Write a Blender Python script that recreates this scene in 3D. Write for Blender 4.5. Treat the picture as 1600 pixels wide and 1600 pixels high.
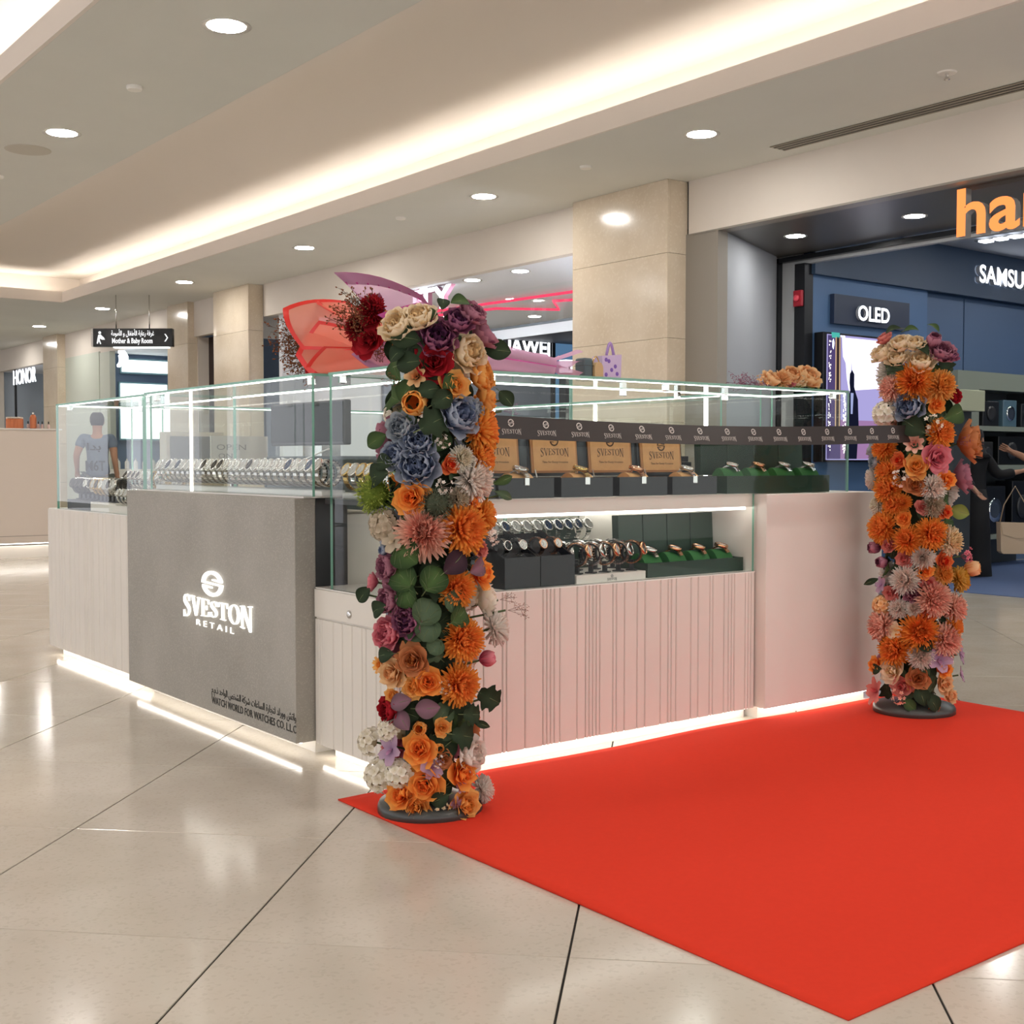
import bpy, math, random
from math import sin, cos, pi, radians, sqrt, atan2
from mathutils import Vector, Matrix
for o in list(bpy.data.objects): bpy.data.objects.remove(o)
SC = bpy.context.scene
COL = SC.collection
R = random.Random(7)

# ------------------------------------------------------------------ camera, world, exposure
# world axes follow the kiosk: origin on the floor at its near corner, +X along its front, +Y along its left side
CAM = Vector((-2.231, -3.533, 1.10)); FOCAL = 1932.0; PITCH = math.atan(78 / 1932.0)
cd = bpy.data.cameras.new('camera'); cam = bpy.data.objects.new('camera', cd); COL.objects.link(cam)
cam.location = CAM; cam.rotation_euler = (pi / 2 - PITCH, 0, -math.atan2(0.611, 0.791))
cd.sensor_width = 36; cd.lens = 36 * FOCAL / 1600; cd.clip_end = 200; cd.clip_start = 0.05
SC.camera = cam
w = bpy.data.worlds.new('mall_ambient'); SC.world = w; w.use_nodes = True
w.node_tree.nodes['Background'].inputs[0].default_value = (1.0, 0.995, 0.985, 1)
w.node_tree.nodes['Background'].inputs[1].default_value = 1.05
SC.view_settings.view_transform = 'Standard'; SC.view_settings.look = 'None'
SC.view_settings.exposure = 0.42; SC.view_settings.gamma = 1.0; SC.view_settings.use_curve_mapping = False
DOWNLIGHT = 120.0; COVE = 14.0; CASE_LED = 6.0; PLINTH_LED = 8.0; SIGN = 2.2
try:
    SC.cycles.use_denoising = True; SC.cycles.transparent_max_bounces = 40
    SC.cycles.max_bounces = 10; SC.cycles.diffuse_bounces = 4; SC.cycles.glossy_bounces = 5
    SC.cycles.caustics_reflective = False; SC.cycles.caustics_refractive = False
    SC.cycles.sample_clamp_indirect = 6.0
except Exception: pass

# ------------------------------------------------------------------ placement from image pixels (authoring helper): a photo pixel to a point on a real plane
_c, _s = cos(PITCH), sin(PITCH)
_rx = Vector((0.791, -0.611, 0)); _fw = Vector((0.611, 0.791, 0))
def ray(px, py):
    a = (px - 800) / FOCAL; b = (800 - py) / FOCAL
    return _rx * a + _fw * (_c + _s * b) + Vector((0, 0, 1)) * (-_s + _c * b)
def on_x(px, py, x): d = ray(px, py); return CAM + d * ((x - CAM.x) / d.x)
def on_y(px, py, y): d = ray(px, py); return CAM + d * ((y - CAM.y) / d.y)
def on_z(px, py, z): d = ray(px, py); return CAM + d * ((z - CAM.z) / d.z)
def at_depth(px, py, D): return CAM + ray(px, py) * D

# ------------------------------------------------------------------ materials
def lin(h):
    h = h.lstrip('#'); c = [int(h[i:i + 2], 16) / 255 for i in (0, 2, 4)]
    return tuple(x / 12.92 if x <= 0.04045 else ((x + 0.055) / 1.055) ** 2.4 for x in c) + (1,)
MATS = {}
def mat(name, col='#cccccc', rough=0.5, metal=0.0, var=0.0, scale=8.0, bump=0.0, emit=0.0, spec=0.5, alpha=1.0, col2=None, stretch=None, coat=0.0):
    if name in MATS: return MATS[name]
    m = bpy.data.materials.new(name); m.use_nodes = True; nt = m.node_tree; b = nt.nodes['Principled BSDF']
    c = lin(col); b.inputs['Base Color'].default_value = c; b.inputs['Roughness'].default_value = rough
    b.inputs['Metallic'].default_value = metal; b.inputs['Specular IOR Level'].default_value = spec
    b.inputs['Alpha'].default_value = alpha; b.inputs['Coat Weight'].default_value = coat
    if emit:
        b.inputs['Emission Color'].default_value = c; b.inputs['Emission Strength'].default_value = emit
    if var or bump or col2:
        tc = nt.nodes.new('ShaderNodeTexCoord'); mp = nt.nodes.new('ShaderNodeMapping'); n = nt.nodes.new('ShaderNodeTexNoise')
        n.inputs['Scale'].default_value = scale; n.inputs['Detail'].default_value = 5
        if stretch: mp.inputs['Scale'].default_value = stretch
        nt.links.new(tc.outputs['Object'], mp.inputs[0]); nt.links.new(mp.outputs[0], n.inputs['Vector'])
        if var or col2:
            r = nt.nodes.new('ShaderNodeValToRGB')
            lo = lin(col2) if col2 else tuple(x * (1 - var) for x in c[:3]) + (1,)
            hi = c if col2 else tuple(min(1, x * (1 + var)) for x in c[:3]) + (1,)
            r.color_ramp.elements[0].color = lo; r.color_ramp.elements[1].color = hi
            r.color_ramp.elements[0].position = 0.35; r.color_ramp.elements[1].position = 0.65
            nt.links.new(n.outputs['Fac'], r.inputs[0]); nt.links.new(r.outputs[0], b.inputs['Base Color'])
        if bump:
            bp = nt.nodes.new('ShaderNodeBump'); bp.inputs['Strength'].default_value = bump; bp.inputs['Distance'].default_value = 0.01
            nt.links.new(n.outputs['Fac'], bp.inputs['Height']); nt.links.new(bp.outputs[0], b.inputs['Normal'])
    MATS[name] = m; return m
def lamp_mat(name, col, strength):
    if name in MATS: return MATS[name]
    m = bpy.data.materials.new(name); m.use_nodes = True; nt = m.node_tree; nt.nodes.clear()
    e = nt.nodes.new('ShaderNodeEmission'); o = nt.nodes.new('ShaderNodeOutputMaterial')
    e.inputs[0].default_value = lin(col); e.inputs[1].default_value = strength
    nt.links.new(e.outputs[0], o.inputs[0]); MATS[name] = m; return m
def glass_mat(name, tint=(0.975, 0.99, 0.982), ior=1.25):
    if name in MATS: return MATS[name]
    m = bpy.data.materials.new(name); m.use_nodes = True; nt = m.node_tree; nt.nodes.clear()
    t = nt.nodes.new('ShaderNodeBsdfTransparent'); g = nt.nodes.new('ShaderNodeBsdfGlossy'); f = nt.nodes.new('ShaderNodeFresnel')
    x = nt.nodes.new('ShaderNodeMixShader'); o = nt.nodes.new('ShaderNodeOutputMaterial')
    t.inputs[0].default_value = (*tint, 1); g.inputs['Roughness'].default_value = 0.0; g.inputs['Color'].default_value = (1, 1, 1, 1)
    # a thin pane: the mirror image comes from the face turned to the viewer only
    ge = nt.nodes.new('ShaderNodeNewGeometry'); mr = nt.nodes.new('ShaderNodeMapRange')
    mr.inputs['To Min'].default_value = ior; mr.inputs['To Max'].default_value = 1.0005
    nt.links.new(ge.outputs['Backfacing'], mr.inputs['Value']); nt.links.new(mr.outputs[0], f.inputs['IOR'])
    nt.links.new(f.outputs[0], x.inputs[0]); nt.links.new(t.outputs[0], x.inputs[1]); nt.links.new(g.outputs[0], x.inputs[2])
    nt.links.new(x.outputs[0], o.inputs[0]); MATS[name] = m; return m
def sheet_mat(name, col, through=0.45):
    """thin wrapping film: part of the light goes straight through, the rest scatters on both sides"""
    if name in MATS: return MATS[name]
    m = bpy.data.materials.new(name); m.use_nodes = True; nt = m.node_tree; nt.nodes.clear()
    t = nt.nodes.new('ShaderNodeBsdfTransparent'); d = nt.nodes.new('ShaderNodeBsdfDiffuse'); l = nt.nodes.new('ShaderNodeBsdfTranslucent')
    a = nt.nodes.new('ShaderNodeMixShader'); b = nt.nodes.new('ShaderNodeMixShader'); o = nt.nodes.new('ShaderNodeOutputMaterial')
    c = lin(col)
    t.inputs[0].default_value = (0.5 + 0.5 * c[0], 0.5 + 0.5 * c[1], 0.5 + 0.5 * c[2], 1); d.inputs[0].default_value = c; l.inputs[0].default_value = c
    a.inputs[0].default_value = 0.45; b.inputs[0].default_value = through
    nt.links.new(d.outputs[0], a.inputs[1]); nt.links.new(l.outputs[0], a.inputs[2])
    nt.links.new(a.outputs[0], b.inputs[1]); nt.links.new(t.outputs[0], b.inputs[2]); nt.links.new(b.outputs[0], o.inputs[0])
    MATS[name] = m; return m
def petal_mat(name, base, tip, through=0.25):
    """petal colour runs from the base to the tip of each petal (stored along the petal)"""
    if name in MATS: return MATS[name]
    m = bpy.data.materials.new(name); m.use_nodes = True; nt = m.node_tree; b = nt.nodes['Principled BSDF']
    at = nt.nodes.new('ShaderNodeAttribute'); at.attribute_name = 'along'
    r = nt.nodes.new('ShaderNodeValToRGB'); r.color_ramp.elements[0].color = lin(base); r.color_ramp.elements[1].color = lin(tip)
    r.color_ramp.elements[0].position = 0.15; r.color_ramp.elements[1].position = 0.95
    nt.links.new(at.outputs['Fac'], r.inputs[0]); nt.links.new(r.outputs[0], b.inputs['Base Color'])
    b.inputs['Roughness'].default_value = 0.75; b.inputs['Specular IOR Level'].default_value = 0.2
    tr = nt.nodes.new('ShaderNodeBsdfTranslucent'); nt.links.new(r.outputs[0], tr.inputs[0])
    x = nt.nodes.new('ShaderNodeMixShader'); x.inputs[0].default_value = through; o = nt.nodes['Material Output']
    nt.links.new(b.outputs[0], x.inputs[1]); nt.links.new(tr.outputs[0], x.inputs[2]); nt.links.new(x.outputs[0], o.inputs[0])
    MATS[name] = m; return m
def stone_mat(name, base, dark, light, rough, speck=220.0, cloud=1.4, bump=0.0, coat=0.0, amount=0.5):
    if name in MATS: return MATS[name]
    m = bpy.data.materials.new(name); m.use_nodes = True; nt = m.node_tree; b = nt.nodes['Principled BSDF']
    tc = nt.nodes.new('ShaderNodeTexCoord')
    n1 = nt.nodes.new('ShaderNodeTexNoise'); n1.inputs['Scale'].default_value = cloud; n1.inputs['Detail'].default_value = 6
    n2 = nt.nodes.new('ShaderNodeTexVoronoi'); n2.inputs['Scale'].default_value = speck
    r1 = nt.nodes.new('ShaderNodeValToRGB'); r1.color_ramp.elements[0].color = lin(dark); r1.color_ramp.elements[1].color = lin(base)
    r1.color_ramp.elements[0].position = 0.3; r1.color_ramp.elements[1].position = 0.68
    r2 = nt.nodes.new('ShaderNodeValToRGB'); r2.color_ramp.elements[0].color = (0, 0, 0, 1); r2.color_ramp.elements[1].color = (1, 1, 1, 1)
    r2.color_ramp.elements[0].position = 0.78; r2.color_ramp.elements[1].position = 0.93
    sp = nt.nodes.new('ShaderNodeSeparateColor'); mx = nt.nodes.new('ShaderNodeMix'); mx.data_type = 'RGBA'
    mm = nt.nodes.new('ShaderNodeMath'); mm.operation = 'MULTIPLY'; mm.inputs[1].default_value = amount
    for n in (n1, n2): nt.links.new(tc.outputs['Object'], n.inputs['Vector'])
    nt.links.new(n1.outputs['Fac'], r1.inputs[0]); nt.links.new(n2.outputs['Color'], sp.inputs[0]); nt.links.new(sp.outputs[0], r2.inputs[0])
    nt.links.new(r2.outputs[0], mm.inputs[0]); nt.links.new(mm.outputs[0], mx.inputs['Factor']); nt.links.new(r1.outputs[0], mx.inputs['A'])
    mx.inputs['B'].default_value = lin(light); nt.links.new(mx.outputs['Result'], b.inputs['Base Color'])
    b.inputs['Roughness'].default_value = rough; b.inputs['Coat Weight'].default_value = coat; b.inputs['Coat Roughness'].default_value = 0.05
    if bump:
        bp = nt.nodes.new('ShaderNodeBump'); bp.inputs['Strength'].default_value = bump; bp.inputs['Distance'].default_value = 0.004
        nt.links.new(sp.outputs[1], bp.inputs['Height']); nt.links.new(bp.outputs[0], b.inputs['Normal'])
    MATS[name] = m; return m

# ------------------------------------------------------------------ mesh building
class MB:
    def __init__(s): s.v = []; s.f = []; s.mi = []; s.al = []
    def add(s, vs, fs, m=0, al=None):
        k = len(s.v); s.v += [tuple(v) for v in vs]; s.al += (al if al else [0.5] * len(vs))
        for f in fs: s.f.append([k + i for i in f]); s.mi.append(m)
    def box(s, x0, x1, y0, y1, z0, z1, m=0):
        s.add([(x0, y0, z0), (x1, y0, z0), (x1, y1, z0), (x0, y1, z0), (x0, y0, z1), (x1, y0, z1), (x1, y1, z1), (x0, y1, z1)],
              [(0, 3, 2, 1), (4, 5, 6, 7), (0, 1, 5, 4), (1, 2, 6, 5), (2, 3, 7, 6), (3, 0, 4, 7)], m); return s
    def prism(s, pts, O, U, V, N, m=0):
        """closed outline pts (2d) on the basis U,V at O, extruded along vector N"""
        O = Vector(O); U = Vector(U); V = Vector(V); N = Vector(N); n = len(pts)
        a = [O + U * p[0] + V * p[1] for p in pts]; b = [p + N for p in a]
        s.add(a + b, [list(range(n))[::-1], list(range(n, 2 * n))] + [(i, (i + 1) % n, n + (i + 1) % n, n + i) for i in range(n)], m); return s
    def tube(s, pts, r, n=8, m=0, cap=True):
        pts = [Vector(p) for p in pts]; rs = r if isinstance(r, (list, tuple)) else [r] * len(pts); k = len(s.v); vs = []; fs = []
        up = Vector((0, 0, 1))
        for i, p in enumerate(pts):
            t = (pts[min(i + 1, len(pts) - 1)] - pts[max(i - 1, 0)]).normalized()
            u = t.cross(up)
            if u.length < 1e-3: u = t.cross(Vector((1, 0, 0)))
            u.normalize(); q = t.cross(u)
            for j in range(n): a = 2 * pi * j / n; vs.append(p + (u * cos(a) + q * sin(a)) * rs[i])
        for i in range(len(pts) - 1):
            for j in range(n): fs.append((i * n + j, i * n + (j + 1) % n, (i + 1) * n + (j + 1) % n, (i + 1) * n + j))
        if cap: fs += [list(range(n))[::-1], list(range((len(pts) - 1) * n, len(pts) * n))]
        s.add(vs, fs, m); return s
    def lathe(s, prof, c=(0, 0, 0), n=16, m=0, M=None):
        vs = []; fs = []; c = Vector(c)
        for (r, z) in prof:
            for j in range(n):
                a = 2 * pi * j / n; p = Vector((r * cos(a), r * sin(a), z)); vs.append(c + (M @ p if M else p))
        for i in range(len(prof) - 1):
            for j in range(n): fs.append((i * n + j, i * n + (j + 1) % n, (i + 1) * n + (j + 1) % n, (i + 1) * n + j))
        fs += [list(range(n))[::-1], list(range((len(prof) - 1) * n, len(prof) * n))]
        s.add(vs, fs, m); return s
    def sheet(s, fn, nu, nv, m=0, al=None):
        vs = []; a = []; fs = []
        for j in range(nv + 1):
            for i in range(nu + 1): vs.append(fn(i / nu, j / nv)); a.append(al(i / nu, j / nv) if al else j / nv)
        for j in range(nv):
            for i in range(nu): k = j * (nu + 1) + i; fs.append((k, k + 1, k + nu + 2, k + nu + 1))
        s.add(vs, fs, m, a); return s
    def xf(s, M, k=0):
        for i in range(k, len(s.v)): s.v[i] = tuple(M @ Vector(s.v[i]))
        return s
    def mesh(s, name, mats, smooth=False):
        me = bpy.data.meshes.new(name); me.from_pydata(s.v, [], s.f)
        for m in (mats if isinstance(mats, (list, tuple)) else [mats]): me.materials.append(m)
        me.polygons.foreach_set('material_index', s.mi)
        a = me.attributes.new('along', 'FLOAT', 'POINT'); a.data.foreach_set('value', s.al)
        if smooth: me.polygons.foreach_set('use_smooth', [True] * len(s.f))
        me.update(); return me
    def build(s, name, mats, parent=None, smooth=False, loc=None):
        return link(name, s.mesh(name, mats, smooth), parent, loc)
def link(name, me, parent=None, loc=None):
    o = bpy.data.objects.new(name, me); COL.objects.link(o)
    if parent: o.parent = parent
    if loc is not None: o.location = loc
    return o
def bev(o, w=0.004, seg=2):
    b = o.modifiers.new('bevel', 'BEVEL'); b.width = w; b.segments = seg; b.limit_method = 'ANGLE'; b.harden_normals = False; return o
def tag(o, label, cat, group=None, kind=None):
    o['label'] = label; o['category'] = cat
    if group: o['group'] = group
    if kind: o['kind'] = kind
    return o
def thing(name, label, cat, loc=(0, 0, 0), rz=0.0, group=None):
    o = bpy.data.objects.new(name, None); COL.objects.link(o); o.location = loc; o.rotation_euler = (0, 0, rz); o.empty_display_size = 0.1
    return tag(o, label, cat, group)
def struct(name, mb, mats, parent=None):
    o = mb.build(name, mats, parent)
    if not parent: o['kind'] = 'structure'
    return o
def B(name, mats, parent, *boxes, b=0.0):
    m = MB()
    for q in boxes: m.box(*q)
    o = m.build(name, mats, parent)
    return bev(o, b) if b else o
def dup(root, loc=None, rz=None, label=None, group=None):
    r = root.copy(); COL.objects.link(r)
    if loc is not None: r.location = loc
    if rz is not None: r.rotation_euler = (0, 0, rz)
    if label: r['label'] = label
    if group: r['group'] = group
    for ch in list(root.children):
        c = ch.copy(); COL.objects.link(c); c.parent = r
        for g in list(ch.children):
            d = g.copy(); COL.objects.link(d); d.parent = c
    return r
ORD = ['first', 'second', 'third', 'fourth', 'fifth', 'sixth', 'seventh', 'eighth', 'ninth', 'tenth', 'eleventh', 'twelfth', 'thirteenth', 'fourteenth', 'fifteenth',
       'sixteenth', 'seventeenth', 'eighteenth', 'nineteenth', 'twentieth', 'twenty-first', 'twenty-second', 'twenty-third', 'twenty-fourth', 'twenty-fifth', 'twenty-sixth',
       'twenty-seventh', 'twenty-eighth', 'twenty-ninth', 'thirtieth', 'thirty-first', 'thirty-second', 'thirty-third', 'thirty-fourth', 'thirty-fifth']

# ------------------------------------------------------------------ lettering
def basis(U, V): U = Vector(U).normalized(); V = Vector(V).normalized(); return U, V, U.cross(V)
def glyph_mesh(body, size, depth, bold=0.0, res=2):
    c = bpy.data.curves.new('lettering', 'FONT'); c.body = body; c.size = size; c.extrude = depth / 2; c.offset = bold; c.resolution_u = res
    o = bpy.data.objects.new('lettering', c); COL.objects.link(o)
    me = bpy.data.meshes.new_from_object(o.evaluated_get(bpy.context.evaluated_depsgraph_get()))
    bpy.data.objects.remove(o); bpy.data.curves.remove(c); return me
def text(name, body, m, O, U, V, height, parent=None, depth=0.004, bold=0.0, width=None, center=False, split=False, side=None, res=2):
    """flat or built-up lettering: left baseline (or centre) at O, running along U, up along V, cap height and width in metres"""
    U, V, N = basis(U, V); O = Vector(O); out = []
    me = glyph_mesh(body, 1.0, 0.001, bold, res)
    xs = [v.co.x for v in me.vertices]; ys = [v.co.y for v in me.vertices]
    x0, x1 = min(xs), max(xs); k = height / (0.73 if not center else max(0.3, max(ys) - min(ys))); kx = (width / (x1 - x0)) if width else k
    y0 = (min(ys) + max(ys)) / 2 if center else 0.0; xm = (x0 + x1) / 2 if center else x0
    def place(me, nm):
        for v in me.vertices:
            d = 1.0 if v.co.z > 0 else 0.0
            v.co = O + U * ((v.co.x - xm) * kx) + V * ((v.co.y - y0) * k) + N * (d * depth)
        me.materials.clear(); me.materials.append(m)
        if side:
            me.materials.append(side)
            for p in me.polygons:
                if abs(p.normal.dot(N)) < 0.5: p.material_index = 1
        me.update()
        for p in me.polygons:
            if side: p.material_index = 1 if abs(p.normal.dot(N)) < 0.5 else 0
        return link(nm, me, parent)
    if not split: return place(me, name)
    # one object per letter: measure the advance of each prefix
    for i, ch in enumerate(body):
        if ch == ' ': continue
        whole = glyph_mesh(body[:i + 1], 1.0, 0.001, bold, res); pre = glyph_mesh(ch, 1.0, 0.001, bold, res)
        wx = max(v.co.x for v in whole.vertices); gx = max(v.co.x for v in pre.vertices)
        for v in pre.vertices: v.co.x += wx - gx
        bpy.data.meshes.remove(whole); out.append(place(pre, name))
    bpy.data.meshes.remove(me); return out
# Arabic: joined letter forms, laid out right to left.  letter: (isolated, final, initial, medial)
_AR = {'ا': (0xFE8D, 0xFE8E, 0, 0), 'أ': (0xFE83, 0xFE84, 0, 0), 'ب': (0xFE8F, 0xFE90, 0xFE91, 0xFE92), 'ت': (0xFE95, 0xFE96, 0xFE97, 0xFE98), 'ة': (0xFE93, 0xFE94, 0, 0),
       'ج': (0xFE9D, 0xFE9E, 0xFE9F, 0xFEA0), 'ح': (0xFEA1, 0xFEA2, 0xFEA3, 0xFEA4), 'خ': (0xFEA5, 0xFEA6, 0xFEA7, 0xFEA8), 'د': (0xFEA9, 0xFEAA, 0, 0), 'ذ': (0xFEAB, 0xFEAC, 0, 0),
       'ر': (0xFEAD, 0xFEAE, 0, 0), 'ز': (0xFEAF, 0xFEB0, 0, 0), 'س': (0xFEB1, 0xFEB2, 0xFEB3, 0xFEB4), 'ش': (0xFEB5, 0xFEB6, 0xFEB7, 0xFEB8), 'ص': (0xFEB9, 0xFEBA, 0xFEBB, 0xFEBC),
       'ط': (0xFEC1, 0xFEC2, 0xFEC3, 0xFEC4), 'ع': (0xFEC9, 0xFECA, 0xFECB, 0xFECC), 'غ': (0xFECD, 0xFECE, 0xFECF, 0xFED0), 'ف': (0xFED1, 0xFED2, 0xFED3, 0xFED4), 'ك': (0xFED9, 0xFEDA, 0xFEDB, 0xFEDC),
       'ل': (0xFEDD, 0xFEDE, 0xFEDF, 0xFEE0), 'م': (0xFEE1, 0xFEE2, 0xFEE3, 0xFEE4), 'ه': (0xFEE9, 0xFEEA, 0xFEEB, 0xFEEC), 'و': (0xFEED, 0xFEEE, 0, 0), 'ي': (0xFEF1, 0xFEF2, 0xFEF3, 0xFEF4)}
def arabic(s):
    out = []
    for i, ch in enumerate(s):
        if ch not in _AR: out.append(ch); continue
        f = _AR[ch]; pv = i > 0 and s[i - 1] in _AR and _AR[s[i - 1]][2] != 0; nx = i + 1 < len(s) and s[i + 1] in _AR and f[2] != 0
        out.append(chr(f[3] if pv and nx else f[1] if pv else f[2] if nx else f[0]))
    return ''.join(reversed(out))
# serif letters and the round emblem of the watch kiosk, as flat polygons (unit height)
def _stroke(p, w):
    L = []; Rr = []
    for i, q in enumerate(p):
        a = p[max(i - 1, 0)]; b = p[min(i + 1, len(p) - 1)]; t = Vector((b[0] - a[0], b[1] - a[1])); t.normalize(); ww = w[i] if isinstance(w, (list, tuple)) else w
        L.append((q[0] - t.y * ww / 2, q[1] + t.x * ww / 2)); Rr.append((q[0] + t.y * ww / 2, q[1] - t.x * ww / 2))
    return [[L[i], L[i + 1], Rr[i + 1], Rr[i]] for i in range(len(p) - 1)]
def _rect(x0, y0, x1, y1): return [(x0, y0), (x1, y0), (x1, y1), (x0, y1)]
def serif_glyph(c):
    T = 0.125
    if c == 'V': return [[(0.06, 1), (0.06 + T * 1.1, 1), (0.44, 0.0), (0.36, 0.0)], [(0.62, 1), (0.68, 1), (0.44, 0.0), (0.38, 0.0)], _rect(0, 0.96, 0.28, 1), _rect(0.53, 0.96, 0.76, 1)], 0.76
    if c == 'E': return [_rect(0.08, 0, 0.08 + T, 1), _rect(0, 0.96, 0.6, 1), _rect(0, 0, 0.62, 0.04), _rect(0.2, 0.49, 0.45, 0.53), [(0.56, 1), (0.6, 1), (0.6, 0.74), (0.57, 0.74)], [(0.55, 0), (0.62, 0), (0.64, 0.28), (0.6, 0.28)], _rect(0.42, 0.38, 0.45, 0.64)], 0.64
    if c == 'T': return [_rect(0.28, 0, 0.28 + T, 1), _rect(0.02, 0.95, 0.69, 1), _rect(0.17, 0, 0.54, 0.04), [(0.0, 0.72), (0.03, 0.72), (0.08, 1), (0.02, 1)], [(0.68, 0.72), (0.71, 0.72), (0.69, 1), (0.63, 1)]], 0.71
    if c == 'N': return [_rect(0.1, 0, 0.15, 1), _rect(0.68, 0, 0.73, 1), [(0.08, 1), (0.26, 1), (0.73, 0.0), (0.66, 0.0)], _rect(0, 0, 0.26, 0.04), _rect(0, 0.96, 0.2, 1), _rect(0.57, 0.96, 0.83, 1)], 0.83
    if c == 'O':
        q = []; n = 22
        for i in range(n):
            a0, a1 = 2 * pi * i / n, 2 * pi * (i + 1) / n
            q.append([(0.4 + 0.4 * cos(a0), 0.5 + 0.51 * sin(a0)), (0.4 + 0.4 * cos(a1), 0.5 + 0.51 * sin(a1)), (0.4 + 0.265 * cos(a1), 0.5 + 0.47 * sin(a1)), (0.4 + 0.265 * cos(a0), 0.5 + 0.47 * sin(a0))])
        return q, 0.8
    if c == 'S':
        p = [(0.49, 0.78), (0.45, 0.92), (0.32, 0.97), (0.18, 0.93), (0.1, 0.82), (0.12, 0.68), (0.24, 0.57), (0.38, 0.47), (0.48, 0.36), (0.5, 0.22), (0.42, 0.08), (0.28, 0.02), (0.14, 0.06), (0.06, 0.22)]
        ww = [0.03, 0.045, 0.045, 0.06, 0.10, 0.13, 0.145, 0.145, 0.13, 0.10, 0.06, 0.045, 0.045, 0.03]
        return _stroke(p, ww) + [_rect(0.47, 0.7, 0.51, 0.98), _rect(0.04, 0.02, 0.08, 0.3)], 0.58
def wordmark():
    """the arched serif name, width 1, centred on x, mid-height at 0; letters grow towards both ends"""
    out = []; x = 0; gl = []
    for ch in 'SVESTON': g, wd = serif_glyph(ch); gl.append((g, x)); x += wd + 0.08
    W = x - 0.08
    for g, x0 in gl:
        for q in g:
            pts = []
            for (a, b) in q:
                t = (x0 + a) / W * 2 - 1; h = 0.17 * (1 + 0.55 * t * t)
                pts.append((t / 2, (b - 0.5) * h - 0.02 * (t * t - 0.4)))
            out.append(pts)
    return out
def emblem():
    """ring cut into an S by a middle bar and two prongs, radius 1"""
    q = []
    def arc(a0, a1, n=12):
        for i in range(n):
            a, b = radians(a0 + (a1 - a0) * i / n), radians(a0 + (a1 - a0) * (i + 1) / n)
            q.append([(cos(a), sin(a)), (cos(b), sin(b)), (0.74 * cos(b), 0.74 * sin(b)), (0.74 * cos(a), 0.74 * sin(a))])
    arc(16, 178); arc(196, 358)
    q.append([(-0.99, 0.12), (-0.99, -0.02), (0.99, -0.12), (0.99, 0.02)])
    q.append([(0.95, 0.34), (0.93, 0.16), (0.05, 0.26), (0.0, 0.36)]); q.append([(-0.95, -0.34), (-0.93, -0.16), (-0.05, -0.26), (0.0, -0.36)])
    return q
def flat_mark(polys, s, cx, cy, mb, O, U, V, N, d, sy=None):
    """polygons scaled by s about (cx,cy) on the basis, raised by d"""
    U, V = Vector(U), Vector(V); N = Vector(N); O = Vector(O)
    for q in polys:
        A = 0.0
        for i in range(len(q)): a = q[i]; b = q[(i + 1) % len(q)]; A += a[0] * b[1] - a[1] * b[0]
        if A < 0: q = q[::-1]
        mb.prism([(cx + s * p[0], cy + (sy or s) * p[1]) for p in q], O, U, V, N * d)
    return mb
# ------------------------------------------------------------------ shared materials
M_WALL = mat('cream_paint', '#dbd1c6', 0.75, var=0.02, scale=2)
M_CEIL = mat('ceiling_paint', '#d9d8d1', 0.85, var=0.015, scale=1.5)
M_TRAY = mat('tray_paint', '#e5dcd3', 0.85)
M_MARBLE = stone_mat('beige_marble', '#dccdb8', '#cdbca4', '#e4d8c6', 0.16, speck=60, cloud=2.2, amount=0.3)
M_TILE = stone_mat('polished_floor_stone', '#cfc7bb', '#c4bbad', '#aea493', 0.13, speck=120, cloud=3.0, amount=0.25)
M_GROUT = mat('grout', '#1d1a17', 0.9)
M_WHITE = mat('white_laminate', '#e9e4dc', 0.45, var=0.012, scale=4)
M_FLUTE = mat('ribbed_laminate', '#e6e0d7', 0.5, var=0.015, scale=6)
M_STONE = stone_mat('grey_stone', '#aaa69e', '#99958c', '#c8c4bb', 0.5, speck=260, cloud=2.5, bump=0.35, amount=0.35)
M_BLACK = mat('black_lacquer', '#14161a', 0.25)
M_DARK = mat('dark_panel', '#2b2c2e', 0.4)
M_STEEL = mat('polished_steel', '#d7d6d2', 0.16, metal=1.0)
M_CHROME = mat('chrome', '#e6e6e4', 0.08, metal=1.0)
M_GLASS = glass_mat('clear_glass'); M_GEDGE = mat('green_glass_edge', '#7fb7a3', 0.15, emit=0.0)
M_LED = lamp_mat('case_led', '#fffaf2', CASE_LED); M_LEDP = lamp_mat('plinth_led', '#fff8ee', PLINTH_LED)
M_SIGNW = lamp_mat('white_sign_light', '#f4f8ff', 2.4)
M_BLUEW = mat('blue_wall', '#4a6a92', 0.5, var=0.03, scale=1.5)
M_NAVY = mat('navy_wall', '#34475f', 0.5)
M_SOFFB = mat('dark_grey_soffit', '#5c5853', 0.35)
M_GREYW = mat('grey_blue_wall', '#9a9da2', 0.6)

# ------------------------------------------------------------------ floor: slab with diagonal stone tiles, joints recessed
fl = struct('floor', MB().box(-9, 26, -9, 40, -0.12, -0.004), M_GROUT)
TS = 0.775; q = 1 / sqrt(2)
def uv2xy(u, v): return ((u - v) * q, (u + v) * q)
tmb = MB(); a = TS / 2 - 0.0016; e = 0.0012
tmb.add([(-a, -a, -0.02), (a, -a, -0.02), (a, a, -0.02), (-a, a, -0.02), (-a, -a, -e), (a, -a, -e), (a, a, -e), (-a, a, -e),
         (-a + e, -a + e, 0), (a - e, -a + e, 0), (a - e, a - e, 0), (-a + e, a - e, 0)],
        [(0, 3, 2, 1), (8, 9, 10, 11)] + [(i, (i + 1) % 4, 4 + (i + 1) % 4, 4 + i) for i in range(4)] + [(4 + i, 4 + (i + 1) % 4, 8 + (i + 1) % 4, 8 + i) for i in range(4)])
tmb.v = [(vx, vy - math.copysign(0.0011, vy), vz) for vx, vy, vz in tmb.v]   # joints are wider across one diagonal than the other
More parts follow.
